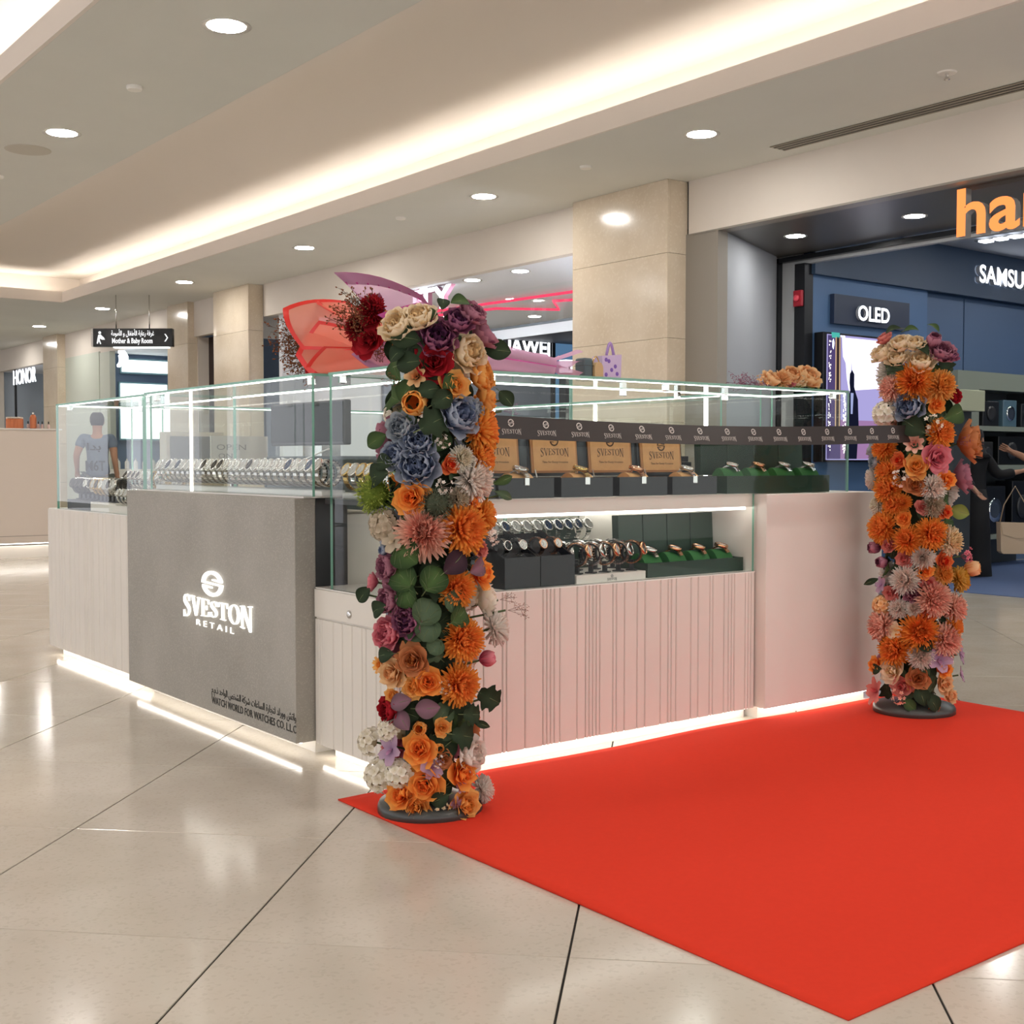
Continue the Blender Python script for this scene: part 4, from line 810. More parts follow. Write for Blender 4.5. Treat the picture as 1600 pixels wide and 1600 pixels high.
# ------------------------------------------------------------------ flowers: every kind is modelled facing +Z with radius 1
FR = random.Random(77)
def petal(mb, a, elev, L, W, cup=0.3, curl=0.0, r0=0.0, z0=0.0, m=0, nu=4, nv=4, point=0.0, wave=0.0, ph=0.0):
    """a petal growing from radius r0 at angle a; elev: rise at the base, curl: change of rise towards the tip"""
    prof = []; rr, zz = r0, z0
    for j in range(nv + 1):
        e = elev + curl * (j / nv); prof.append((rr, zz, e)); rr += cos(e) * L / nv; zz += sin(e) * L / nv
    ca, sa = cos(a), sin(a)
    def fn(u, v):
        j = int(round(v * nv)); r, z, e = prof[j]; t = 2 * u - 1
        wd = W / 2 * (sin(pi * (0.10 + 0.80 * v)) ** 0.55 if point == 0 else (sin(pi * (0.08 + 0.5 * v)) ** 0.7) * (1 - v ** 3 * point))
        x = t * wd; up = cup * W * t * t * (0.3 + 0.7 * v) + wave * sin(5 * t + ph + 3 * v) * v
        r2 = r - sin(e) * up; z2 = z + cos(e) * up
        return (r2 * ca - x * sa, r2 * sa + x * ca, z2)
    mb.sheet(fn, nu, nv, m)
def rose(seed):
    r = random.Random(seed); m = MB()
    for i in range(20):
        t = i / 19; a = i * 2.4 + r.uniform(-0.2, 0.2)
        petal(m, a, radians(92 - 62 * t ** 1.3), 0.62 + 0.35 * t, 0.50 + 0.75 * t, 0.42 - 0.22 * t, radians(-8 - 34 * t), 0.03 + 0.10 * t, 0.12 - 0.30 * t, 0 if t > 0.35 else 1, 4, 4, wave=0.03 * t, ph=r.random() * 6)
    m.lathe([(0.10, -0.35), (0.26, -0.2), (0.2, -0.02)], n=8, m=1); return m
def peony(seed):
    r = random.Random(seed); m = MB()
    for i in range(34):     # ruffled heart
        t = (i / 33) ** 0.6; a = i * 2.4 + r.uniform(-0.3, 0.3)
        petal(m, a, radians(r.uniform(62, 96) - 22 * t), r.uniform(0.50, 0.72), 0.34 + 0.22 * r.random(), 0.35, radians(r.uniform(-20, 34)), 0.06 + 0.42 * t, 0.0, 1, 3, 3, wave=0.05, ph=r.random() * 6)
    for k, (n, el, L, W, r0) in enumerate(((7, 74, 0.92, 0.72, 0.46), (8, 60, 0.98, 0.80, 0.44), (8, 38, 0.92, 0.86, 0.40))):
        for i in range(n):
            petal(m, 2 * pi * i / n + k * 0.4 + r.uniform(-0.1, 0.1), radians(el + r.uniform(-5, 5)), L * r.uniform(0.92, 1.06), W, 0.22, radians(38 - k * 18), r0, -0.15 - 0.06 * k, 0, 4, 5, wave=0.03, ph=r.random() * 6)
    m.lathe([(0.1, -0.4), (0.42, -0.22), (0.4, -0.02)], n=8, m=0); return m
def mum(seed):
    r = random.Random(seed); m = MB()
    for (n, el, L, W) in ((10, 86, 0.60, 0.15), (16, 76, 0.66, 0.16), (24, 64, 0.72, 0.17), (30, 51, 0.77, 0.17), (34, 37, 0.80, 0.18), (36, 22, 0.82, 0.18), (34, 6, 0.82, 0.18), (28, -12, 0.78, 0.19), (20, -34, 0.68, 0.2)):
        for i in range(n):
            petal(m, 2 * pi * (i + r.uniform(-0.3, 0.3)) / n, radians(el + r.uniform(-6, 6)), L * r.uniform(0.88, 1.08), W, 0.5, radians(r.uniform(-4, 24)), 0.05, 0.0, 0 if el < 50 else 1, 2, 3, point=0.75)
    return m
def hydrangea(seed):
    r = random.Random(seed); m = MB()
    for i in range(26):
        z = 1 - 1.15 * (i + 0.5) / 26; rr = sqrt(max(0, 1 - z * z)); a = i * 2.4; n = Vector((rr * cos(a), rr * sin(a), z)); k = len(m.v)
        for j in range(4): petal(m, j * pi / 2 + a, radians(14 + r.uniform(-10, 10)), 0.30, 0.32, 0.12, radians(-10), 0.01, 0, 0, 2, 3)
        m.lathe([(0.03, 0.0), (0.02, 0.04)], n=5, m=1); m.xf(Matrix.Translation(n * 0.78) @ n.to_track_quat('Z', 'Y').to_matrix().to_4x4() @ Matrix.Rotation(r.random() * 3, 4, 'Z'), k)
    m.lathe([(0.2, -0.3), (0.55, 0.0), (0.45, 0.4), (0.1, 0.6)], n=8, m=1); return m
def orchid(seed):
    r = random.Random(seed); m = MB()
    for j in range(5): petal(m, j * 2 * pi / 5 + r.uniform(-0.1, 0.1), radians(22), 0.95, 0.85 if j in (1, 4) else 0.6, 0.10, radians(-22), 0.04, 0.0, 0, 4, 4, wave=0.04, ph=j)
    petal(m, 4.7, radians(55), 0.4, 0.3, 0.3, radians(-60), 0.02, 0.05, 1, 3, 3); m.lathe([(0.07, 0.0), (0.1, 0.1), (0.03, 0.2)], n=6, m=1); return m
def lily(seed):
    r = random.Random(seed); m = MB()
    for j in range(7): petal(m, j * 2 * pi / 7, radians(66), 1.15, 0.62, 0.25, radians(-48), 0.08, -0.3, 0, 4, 5, point=0.5)
    for j in range(6): petal(m, j * 2 * pi / 6 + 0.4, radians(80), 0.8, 0.4, 0.3, radians(-20), 0.04, -0.2, 1, 3, 4)
    return m
def tulip(seed):
    m = MB()
    for k in range(2):
        for j in range(4): petal(m, j * pi / 2 + k * 0.8, radians(38 + 8 * k), 1.45, 1.05, 0.2, radians(78), 0.1, -0.5 + 0.03 * k, 1 if k else 0, 4, 6)
    return m
def moss(seed):
    r = random.Random(seed); m = MB()
    for i in range(900):
        z = r.uniform(-0.5, 1); a = r.random() * 6.28; rr = sqrt(1 - z * z); n = Vector((rr * cos(a), rr * sin(a), z)); t = Vector((r.uniform(-1, 1), r.uniform(-1, 1), r.uniform(-1, 1))).normalized(); s = r.uniform(0.55, 1.0)
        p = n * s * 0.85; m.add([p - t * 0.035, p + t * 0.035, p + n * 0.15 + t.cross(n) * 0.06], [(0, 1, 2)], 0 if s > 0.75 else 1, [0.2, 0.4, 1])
    m.lathe([(0.3, -0.4), (0.62, 0), (0.5, 0.45), (0.1, 0.68)], n=10, m=1); return m
def sprig(seed, n=26, spread=0.5):
    r = random.Random(seed); m = MB()
    for b in range(6):
        d = Vector((r.uniform(-spread, spread), r.uniform(-spread, spread), 1)).normalized(); L = r.uniform(0.9, 1.6); m.tube([(0, 0, 0), d * L * 0.5 + Vector((0, 0, 0.03)), d * L], 0.009, 4, 1)
        for i in range(n // 3):
            s = r.uniform(0.35, 1); p = d * L * s; e = Vector((r.uniform(-1, 1), r.uniform(-1, 1), r.uniform(-0.2, 1))).normalized() * 0.18; m.tube([p, p + e], 0.006, 3, 1)
            m.lathe([(0.015, 0), (0.032, 0.03), (0.012, 0.08)], p + e, 5, 0, e.to_track_quat('Z', 'Y').to_matrix().to_4x4())
    return m
def floret(seed):
    r = random.Random(seed); m = MB()
    for i in range(12):
        p = Vector((r.uniform(-0.8, 0.8), r.uniform(-0.8, 0.8), r.uniform(0.2, 0.8))); k = len(m.v)
        for j in range(5): petal(m, j * 1.257, radians(25), 0.26, 0.2, 0.1, 0, 0.02, 0, 0, 2, 2)
        m.lathe([(0.05, 0.0), (0.03, 0.06)], n=5, m=1); m.xf(Matrix.Translation(p) @ p.to_track_quat('Z', 'Y').to_matrix().to_4x4(), k); m.tube([(0, 0, -0.4), p], 0.015, 3, 1)
    return m
def leaf(kind):
    m = MB()
    if kind == 'oval': f = lambda v: 0.40 * sin(pi * min(1, v * 0.97 + 0.02)) ** 0.75
    elif kind == 'round': f = lambda v: 0.52 * sqrt(max(0, 1 - (2 * v - 1) ** 2)) + 0.01
    elif kind == 'maple': f = lambda v: (0.50 + 0.13 * cos(v * 17)) * sin(pi * min(1, v * 0.93 + 0.05)) ** 0.6
    else: f = lambda v: 0.2 * sin(pi * min(1, v * 0.97 + 0.02))
    def fn(u, v):
        t = 2 * u - 1; w_ = f(v) * t; return (w_, v - 0.08, 0.16 * sin(pi * v * 0.9) - 0.05 * v + 0.30 * abs(w_) - (0.05 * abs(sin(9 * v)) * abs(t) if kind == 'round' else 0))
    m.sheet(fn, 6, 10, 0, lambda u, v: 0.1 + 0.9 * abs(2 * u - 1)); m.tube([(0, -0.3, -0.12), (0, 0.0, 0.02), (0, 0.5, 0.15), (0, 0.86, 0.06)], [0.022, 0.018, 0.012, 0.004], 4, 1)
    if kind == 'round':
        for s_ in (-1, 1):
            for ex, ey in ((0.40, 0.72), (0.46, 0.45), (0.36, 0.15)): m.tube([(0, 0.02, 0.03), (s_ * ex * 0.5, 0.02 + (ey - 0.02) * 0.5, 0.085 + 0.30 * ex * 0.5 + 0.04), (s_ * ex, ey, 0.16 * sin(pi * ey * 0.9) + 0.30 * ex)], [0.010, 0.008, 0.003], 3, 1)
    return m
BLOOM = {'rose': rose, 'peony': peony, 'mum': mum, 'hyd': hydrangea, 'orch': orchid, 'lily': lily, 'tulip': tulip, 'moss': moss, 'sprig': sprig, 'flor': floret}
NAME = {'rose': 'rose', 'peony': 'peony', 'mum': 'chrysanthemum', 'hyd': 'hydrangea', 'orch': 'orchid', 'lily': 'lily', 'tulip': 'tulip', 'moss': 'moss_tuft', 'sprig': 'dry_sprig', 'flor': 'filler_blossom'}
# colour pairs: outer petals (base, tip), inner petals (base, tip)
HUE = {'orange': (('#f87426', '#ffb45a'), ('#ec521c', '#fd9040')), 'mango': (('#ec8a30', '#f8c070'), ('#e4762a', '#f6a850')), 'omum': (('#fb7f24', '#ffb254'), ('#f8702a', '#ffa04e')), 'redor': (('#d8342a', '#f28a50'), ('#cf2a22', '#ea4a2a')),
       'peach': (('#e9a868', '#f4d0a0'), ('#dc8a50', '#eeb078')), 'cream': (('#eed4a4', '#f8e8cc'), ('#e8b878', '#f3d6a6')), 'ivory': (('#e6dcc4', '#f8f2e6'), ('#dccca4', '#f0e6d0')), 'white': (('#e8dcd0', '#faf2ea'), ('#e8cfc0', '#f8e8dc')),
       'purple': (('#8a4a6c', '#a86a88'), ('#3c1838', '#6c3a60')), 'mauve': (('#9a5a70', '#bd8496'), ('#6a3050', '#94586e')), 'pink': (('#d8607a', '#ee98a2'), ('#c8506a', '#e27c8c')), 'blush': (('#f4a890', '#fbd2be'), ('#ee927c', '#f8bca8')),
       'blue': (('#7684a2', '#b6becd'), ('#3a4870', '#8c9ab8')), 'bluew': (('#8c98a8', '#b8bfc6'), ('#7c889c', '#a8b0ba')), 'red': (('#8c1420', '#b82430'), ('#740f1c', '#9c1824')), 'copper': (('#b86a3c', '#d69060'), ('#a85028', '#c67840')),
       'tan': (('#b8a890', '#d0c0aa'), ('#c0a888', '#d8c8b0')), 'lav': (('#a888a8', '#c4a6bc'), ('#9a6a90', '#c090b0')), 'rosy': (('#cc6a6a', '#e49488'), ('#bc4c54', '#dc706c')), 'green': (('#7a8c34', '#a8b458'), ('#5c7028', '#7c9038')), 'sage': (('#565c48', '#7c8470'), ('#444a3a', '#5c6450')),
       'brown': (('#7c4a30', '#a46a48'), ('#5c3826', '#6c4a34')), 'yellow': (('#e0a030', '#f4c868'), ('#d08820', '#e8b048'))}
LEAFC = {'dark': ('#34432f', '#263322'), 'mid': ('#4a6036', '#34482a'), 'vein': ('#4c6638', '#2a3e22'), 'euc': ('#566850', '#45573e'), 'wine': ('#46303a', '#33222c'), 'plum': ('#8a6474', '#6a5058'), 'lite': ('#8a9450', '#6c7c3c')}
_BM = {}
def bloom(kind, hue, par, pos, nrm, rad, spin=None, flat=1.0):
    key = (kind, FR.randrange(2 if kind in ('mum', 'peony', 'rose') else 1))
    if key not in _BM: _BM[key] = BLOOM[kind](key[1] + 5).mesh(NAME[kind], [petal_mat('petal_base', '#cccccc', '#cccccc'), petal_mat('petal_base', '#cccccc', '#cccccc')], True)
    o = link(NAME[kind], _BM[key], par)
    for i in (0, 1): o.material_slots[i].link = 'OBJECT'; o.material_slots[i].material = petal_mat('petal_%s_%d' % (hue, i), *HUE[hue][i])
    nrm = Vector(nrm).normalized()
    M = Matrix.Translation(pos) @ nrm.to_track_quat('Z', 'Y').to_matrix().to_4x4() @ Matrix.Rotation(FR.random() * 6.28 if spin is None else spin, 4, 'Z')
    s = rad * (1.48 if kind == 'mum' else 1.26 if kind == 'rose' else 1.16 if kind == 'peony' else 1.1 if kind == 'orch' else 1.2)
    o.matrix_local = M @ Matrix.Diagonal((s, s, s * flat, 1)); return o
_LM = {}
def foliage(kind, hue, par, pos, nrm, rad, point):
    """leaf of length 2*rad with its face along nrm and its tip towards point"""
    if kind not in _LM: _LM[kind] = leaf(kind).mesh('leaf', [petal_mat('leaf_base', '#445544', '#445544'), mat('leaf_rib', '#6c7a50', 0.6)], True)
    o = link('leaf', _LM[kind], par); o.material_slots[0].link = 'OBJECT'; o.material_slots[0].material = petal_mat('leafcol_' + hue, *LEAFC[hue], through=0.12)
    n = Vector(nrm).normalized(); y = Vector(point) - n * Vector(point).dot(n)
    if y.length < 1e-3: y = Vector((0, 0, 1)) - n * n.z
    y.normalize(); x = y.cross(n); M = Matrix((x, y, n)).transposed().to_4x4(); s = rad * 2
    o.matrix_local = Matrix.Translation(Vector(pos) - y * rad * 0.9) @ M @ Matrix.Diagonal((s, s, s, 1)); return o

CAMR = _rx; UPV = Vector((0, 0, 1))
def pillar(lab, ax, top, rc, entries, seed, base_r):
    t = thing('flower_pillar', lab, 'flower pillar', (ax[0], ax[1], 0.006))
    MB().lathe([(base_r, 0.0), (base_r, 0.02), (base_r * 0.96, 0.034), (base_r * 0.5, 0.05), (0.05, 0.055)], n=36).build('base_disc', mat('grey_base', '#3f4240', 0.35), t, True)
    MB().lathe([(0.035, 0.05), (rc * 0.50, 0.08), (rc * 0.56, top * 0.5), (rc * 0.5, top - 0.12), (0.03, top - 0.05)], n=18).build('core', mat('floral_foam', '#26331f', 0.95, bump=0.6, scale=40), t)
    A = Vector((ax[0], ax[1], 0)); r = random.Random(seed); placed = []
    cdir = Vector((CAM.x - ax[0], CAM.y - ax[1], 0)).normalized(); cd_ = (A - CAM).dot(_fw)
    side = Vector((-cdir.y, cdir.x, 0))      # to the viewer's right
    for (kind, hue, px, py, pr) in entries:
        # bloom position and size taken from image pixels, set on the pillar's round surface
        D = cd_ - rc * 0.7; p = at_depth(px, py, D); rad = pr * D / FOCAL
        lat = (p - A).dot(side); z = p.z
        rs = rc * (1 - 0.0); ln = max(-1.0, min(1.0, lat / (rs * 1.15))); ang = math.asin(ln)
        n = cdir * cos(ang) + side * sin(ang); zz = (z - (top - 0.16)) / 0.16
        n = (n + UPV * (0.15 if zz < 0 else min(1.4, 0.2 + 1.0 * zz)) + Vector((r.uniform(-.15, .15), r.uniform(-.15, .15), r.uniform(-.15, .15)))).normalized()
        q = A + side * lat + cdir * (rs * cos(ang) * 0.86); q.z = z
        loc = q - t.location - n * rad * (0.32 if kind in ('peony', 'rose', 'mum', 'hyd', 'tulip', 'lily') else 0.0)
        if kind[0] == '@':
            tip = side * r.uniform(-1, 1) + UPV * r.uniform(-0.9, 0.5) + side * (0.0 if abs(lat) < rs * 0.6 else 1.6 * (1 if lat > 0 else -1))
            foliage(kind[1:], hue, t, loc + n * 0.01, (n if abs(lat) < rc else n * 0.4 + cdir) + side * r.uniform(-0.3, 0.3), rad, tip)
        else:
            bloom(kind, hue, t, loc, n, rad); 
        placed.append((q, rad))
        if abs(lat) > rc * 1.1: MB().tube([A - t.location + side * lat * 0.35 + UPV * (z - 0.03), loc - n * rad * 0.2], 0.0035, 5).build('stem', mat('stem_green', '#45552f', 0.7), t, True)
    # the side turned away and the gaps: leaves and blooms of the same kinds
    for i in range(150):
        th = r.uniform(0, 2 * pi); z = r.uniform(0.10, top - 0.05); n = Vector((cos(th), sin(th), 0)); q = A + n * rc * 0.72; q.z = z; front = n.dot(cdir) > -0.25
        if front:
            foliage(r.choice(['oval', 'oval', 'round', 'maple']), r.choice(['dark', 'dark', 'mid', 'euc']), t, q - t.location, n + UPV * 0.2, r.uniform(0.03, 0.05), (UPV * r.uniform(-1, 1) + Vector((-n.y, n.x, 0)) * r.uniform(-1, 1)))
        elif all((q - p).length > 0.055 for p, _ in placed):
            placed.append((q, 0.05)); k = r.choice(['mum', 'mum', 'rose', 'peony', 'hyd', 'leaf'])
            if k == 'leaf': foliage('oval', 'dark', t, q - t.location, n, 0.05, UPV)
            else: bloom(k, r.choice({'mum': ['omum', 'blush', 'white'], 'rose': ['orange', 'pink', 'copper'], 'peony': ['mauve', 'cream', 'blue'], 'hyd': ['ivory']}[k]), t, q - t.location, n + UPV * 0.1, r.uniform(0.045, 0.065))
    return t
P1 = [('peony', 'cream', 655, 498, 25), ('peony', 'cream', 622, 509, 27), ('peony', 'purple', 683, 529, 29), ('peony', 'purple', 716, 503, 22), ('peony', 'mauve', 738, 488, 22), ('peony', 'mauve', 758, 518, 24), ('@oval', 'dark', 690, 481, 13), ('@oval', 'mid', 716, 479, 17),
      ('peony', 'cream', 733, 550, 29), ('@oval', 'dark', 637, 534, 24), ('@oval', 'dark', 626, 557, 18), ('@oval', 'dark', 643, 570, 22), ('@oval', 'dark', 777, 546, 22), ('rose', 'red', 678, 567, 26), ('peony', 'mango', 755, 584, 26), ('rose', 'mango', 710, 603, 22), ('rose', 'mango', 759, 620, 26),
      ('lily', 'peach', 650, 589, 18), ('sprig', 'brown', 624, 602, 16), ('tulip', 'mango', 648, 631, 27), ('peony', 'blue', 719, 648, 31), ('peony', 'bluew', 745, 640, 15), ('mum', 'omum', 757, 670, 33), ('mum', 'omum', 755, 714, 25), ('@maple', 'dark', 676, 662, 24), ('peony', 'bluew', 627, 668, 22),
      ('peony', 'blue', 654, 688, 26), ('peony', 'blue', 616, 711, 20), ('peony', 'blue', 652, 727, 31), ('@oval', 'mid', 592, 690, 18), ('@oval', 'dark', 604, 725, 18), ('@oval', 'dark', 790, 622, 16), ('rose', 'redor', 703, 726, 14), ('flor', 'white', 664, 655, 10), ('flor', 'white', 692, 690, 10), ('mum', 'ivory', 722, 716, 18),
      ('mum', 'white', 744, 751, 31), ('moss', 'green', 588, 772, 33), ('@oval', 'dark', 596, 747, 26), ('rose', 'orange', 643, 777, 25), ('moss', 'sage', 681, 788, 26), ('mum', 'tan', 718, 779, 16), ('mum', 'omum', 762, 807, 22), ('rose', 'orange', 742, 783, 13), ('hyd', 'tan', 594, 820, 24), ('orch', 'tan', 616, 845, 20),
      ('@thin', 'mid', 785, 752, 20), ('@thin', 'euc', 786, 776, 18), ('flor', 'white', 692, 760, 12), ('mum', 'blush', 662, 831, 38), ('mum', 'omum', 726, 827, 36), ('flor', 'white', 765, 839, 15), ('rose', 'rosy', 752, 861, 14), ('tulip', 'blue', 598, 861, 10), ('peony', 'mauve', 604, 887, 22), ('@round', 'vein', 639, 867, 25),
      ('@round', 'vein', 634, 905, 22), ('@round', 'vein', 642, 932, 20), ('@round', 'vein', 677, 905, 22), ('@round', 'euc', 666, 955, 22), ('mum', 'omum', 714, 921, 27), ('rose', 'orange', 754, 900, 23), ('@oval', 'wine', 708, 878, 24), ('@oval', 'plum', 742, 886, 20), ('peony', 'pink', 579, 914, 13), ('peony', 'mauve', 606, 939, 21),
      ('@oval', 'dark', 571, 936, 16), ('@oval', 'dark', 596, 955, 18), ('peony', 'purple', 636, 970, 24), ('peony', 'mauve', 636, 958, 18), ('rose', 'ivory', 761, 945, 26), ('@round', 'euc', 707, 940, 18), ('@round', 'mid', 714, 962, 18), ('mum', 'omum', 725, 1001, 31), ('mum', 'white', 782, 990, 24), ('peony', 'pink', 604, 992, 23),
      ('sprig', 'brown', 798, 962, 18), ('sprig', 'brown', 785, 945, 14), ('@round', 'euc', 669, 986, 20), ('@round', 'euc', 680, 1012, 14), ('rose', 'copper', 645, 1032, 24), ('rose', 'peach', 613, 1054, 22), ('lily', 'mango', 592, 1044, 14), ('rose', 'orange', 669, 1066, 22), ('rose', 'mango', 645, 1074, 16), ('mum', 'omum', 720, 1073, 29),
      ('tulip', 'pink', 767, 1040, 17), ('@oval', 'dark', 606, 1026, 16), ('peony', 'red', 606, 1113, 20), ('rose', 'mango', 613, 1090, 12), ('@oval', 'plum', 630, 1100, 18), ('@oval', 'plum', 670, 1106, 20), ('@oval', 'plum', 634, 1128, 18), ('tulip', 'mango', 656, 1139, 15), ('rose', 'mango', 691, 1138, 13), ('@maple', 'dark', 764, 1105, 20),
      ('@maple', 'dark', 735, 1122, 16), ('@maple', 'dark', 722, 1154, 20), ('@thin', 'dark', 750, 1141, 16), ('flor', 'ivory', 694, 1075, 10), ('hyd', 'ivory', 603, 1145, 19), ('hyd', 'ivory', 571, 1172, 22), ('hyd', 'ivory', 587, 1222, 27), ('hyd', 'ivory', 620, 1213, 23), ('orch', 'lav', 612, 1176, 24), ('rose', 'orange', 656, 1172, 24),
      ('tulip', 'mango', 686, 1171, 11), ('rose', 'copper', 694, 1189, 13), ('peony', 'white', 739, 1186, 26), ('orch', 'lav', 675, 1201, 18), ('rose', 'orange', 664, 1228, 26), ('rose', 'orange', 724, 1214, 23), ('rose', 'orange', 628, 1246, 25), ('rose', 'mango', 650, 1266, 22), ('rose', 'mango', 727, 1266, 25), ('orch', 'lav', 720, 1234, 11),
      ('orch', 'lav', 712, 1261, 12), ('mum', 'white', 761, 1252, 19), ('flor', 'cream', 690, 1272, 12), ('flor', 'white', 684, 1190, 9), ('@oval', 'dark', 686, 1250, 16), ('@oval', 'mid', 700, 600, 16), ('@oval', 'dark', 690, 625, 20), ('@oval', 'dark', 670, 612, 18), ('sprig', 'lav', 790, 640, 14)]
P2 = [('peony', 'rosy', 1381, 527, 12), ('peony', 'cream', 1379, 549, 18), ('peony', 'cream', 1402, 559, 16), ('peony', 'cream', 1407, 537, 17), ('peony', 'cream', 1429, 538, 15), ('peony', 'cream', 1439, 566, 20), ('tulip', 'mauve', 1459, 533, 15), ('peony', 'mauve', 1473, 552, 19), ('peony', 'purple', 1484, 556, 13), ('@oval', 'dark', 1396, 520, 12), ('@oval', 'mid', 1425, 521, 11),
      ('@oval', 'mid', 1456, 518, 11), ('@oval', 'dark', 1406, 546, 10), ('@oval', 'dark', 1437, 551, 15), ('@oval', 'dark', 1402, 578, 16), ('mum', 'omum', 1428, 596, 27), ('mum', 'mango', 1472, 602, 21), ('mum', 'blush', 1391, 606, 19), ('rose', 'mango', 1445, 620, 11), ('rose', 'orange', 1464, 633, 12), ('peony', 'red', 1492, 619, 11), ('peony', 'blue', 1420, 635, 23),
      ('hyd', 'ivory', 1379, 645, 20), ('@oval', 'dark', 1428, 666, 21), ('@oval', 'mid', 1488, 648, 20), ('mum', 'omum', 1471, 676, 20), ('flor', 'ivory', 1455, 663, 13), ('peony', 'bluew', 1360, 702, 13), ('peony', 'bluew', 1366, 721, 13), ('mum', 'omum', 1379, 699, 18), ('mum', 'omum', 1384, 735, 17), ('mum', 'omum', 1386, 764, 21), ('rose', 'pink', 1463, 715, 21), ('peony', 'copper', 1518, 690, 27),
      ('rose', 'mango', 1432, 729, 18), ('rose', 'copper', 1430, 758, 16), ('lily', 'blush', 1428, 694, 16), ('rose', 'redor', 1404, 719, 11), ('peony', 'mauve', 1506, 745, 22), ('mum', 'white', 1362, 748, 16), ('mum', 'white', 1459, 761, 18), ('rose', 'orange', 1480, 750, 13), ('flor', 'white', 1408, 748, 12), ('mum', 'omum', 1378, 825, 23), ('mum', 'omum', 1417, 843, 20), ('mum', 'omum', 1456, 833, 23),
      ('rose', 'orange', 1412, 811, 12), ('rose', 'rosy', 1441, 792, 10), ('rose', 'redor', 1477, 800, 10), ('@oval', 'lite', 1497, 800, 15), ('mum', 'tan', 1458, 790, 16), ('mum', 'omum', 1396, 787, 17), ('mum', 'ivory', 1368, 790, 12), ('mum', 'cream', 1486, 845, 20), ('tulip', 'mauve', 1363, 859, 13), ('tulip', 'mauve', 1376, 881, 12), ('rose', 'rosy', 1388, 854, 11), ('orch', 'lav', 1377, 917, 13), ('rose', 'rosy', 1413, 874, 12),
      ('mum', 'white', 1441, 872, 17), ('mum', 'white', 1414, 906, 21), ('rose', 'redor', 1475, 877, 13), ('rose', 'orange', 1446, 892, 12), ('mum', 'mango', 1475, 897, 14), ('mum', 'yellow', 1503, 907, 17), ('tulip', 'peach', 1522, 890, 16), ('flor', 'pink', 1507, 870, 12), ('rose', 'rosy', 1391, 928, 11), ('rose', 'rosy', 1451, 911, 12), ('peony', 'mauve', 1425, 928, 12), ('mum', 'blush', 1459, 935, 26), ('mum', 'blush', 1495, 950, 19),
      ('mum', 'white', 1403, 952, 14), ('mum', 'white', 1428, 951, 12), ('rose', 'redor', 1449, 962, 12), ('hyd', 'peach', 1374, 949, 15), ('mum', 'blush', 1374, 981, 22), ('mum', 'omum', 1437, 987, 27), ('mum', 'omum', 1494, 980, 14), ('orch', 'cream', 1399, 988, 14), ('mum', 'omum', 1396, 1018, 23), ('mum', 'blush', 1480, 1000, 23), ('mum', 'white', 1439, 1025, 19), ('orch', 'lav', 1467, 1031, 20), ('orch', 'lav', 1500, 1026, 15),
      ('orch', 'lav', 1501, 1059, 13), ('rose', 'cream', 1394, 1052, 18), ('rose', 'copper', 1434, 1061, 17), ('rose', 'rosy', 1410, 1075, 15), ('rose', 'orange', 1475, 1046, 13), ('rose', 'peach', 1475, 1069, 14), ('orch', 'rosy', 1369, 1089, 23), ('flor', 'blush', 1405, 1092, 11), ('rose', 'redor', 1459, 1116, 11), ('rose', 'peach', 1485, 1089, 12), ('@oval', 'dark', 1440, 1090, 16), ('@oval', 'dark', 1455, 1100, 16), ('@oval', 'mid', 1422, 1105, 12), ('@thin', 'dark', 1362, 915, 13),
      ('rose', 'orange', 1366, 1047, 13), ('mum', 'omum', 1410, 785, 12), ('@oval', 'dark', 1372, 1052, 11), ('@oval', 'dark', 1445, 1008, 14), ('sprig', 'mauve', 1494, 690, 12)]
g1 = on_z(672, 1268, 0.0); g2 = on_z(1428, 1113, 0.0)
pl1 = pillar('tall flower pillar with orange, blue and purple blooms at the near kiosk corner', (g1.x, g1.y), 1.585, 0.150, P1, 1, 0.165)
pl2 = pillar('flower pillar of orange and pink blooms at the carpet end, right', (g2.x, g2.y), 1.60, 0.165, P2, 2, 0.175)
# ------------------------------------------------------------------ printed ribbon between the pillars
M_RIB = mat('brown_satin_ribbon', '#2e2523', 0.4); M_RPRINT = mat('ribbon_silver_print', '#d8d2cc', 0.45)
ra = on_y(772, 666, g1.y - 0.1); rb = on_y(1448, 677, g2.y - 0.14); ra = Vector((ra.x, g1.y - 0.07, ra.z)); rb = Vector((rb.x + 0.01, g2.y - 0.05, rb.z))
rn = thing('ribbon', 'dark brown printed satin ribbon stretched between the two flower pillars', 'ribbon', ra)
def rib_c(t):
    p = (rb - ra) * t; p.z += -0.018 * sin(pi * t); tilt = 0.10 + 0.25 * sin(pi * min(1, t * 1.2)); return p, tilt
hw = 0.037
mb = MB()
for side in (0, 1):
    mb.sheet(lambda u, v: (lambda p, a: p + Vector((0, (v - 0.5) * 2 * hw * sin(a) - 0.0006 * side, (v - 0.5) * 2 * hw * cos(a))))(*rib_c(u)), 60, 2)
mb.build('satin', M_RIB, rn, True)
Lr = (rb - ra).length; ud = (rb - ra).normalized(); pme = None
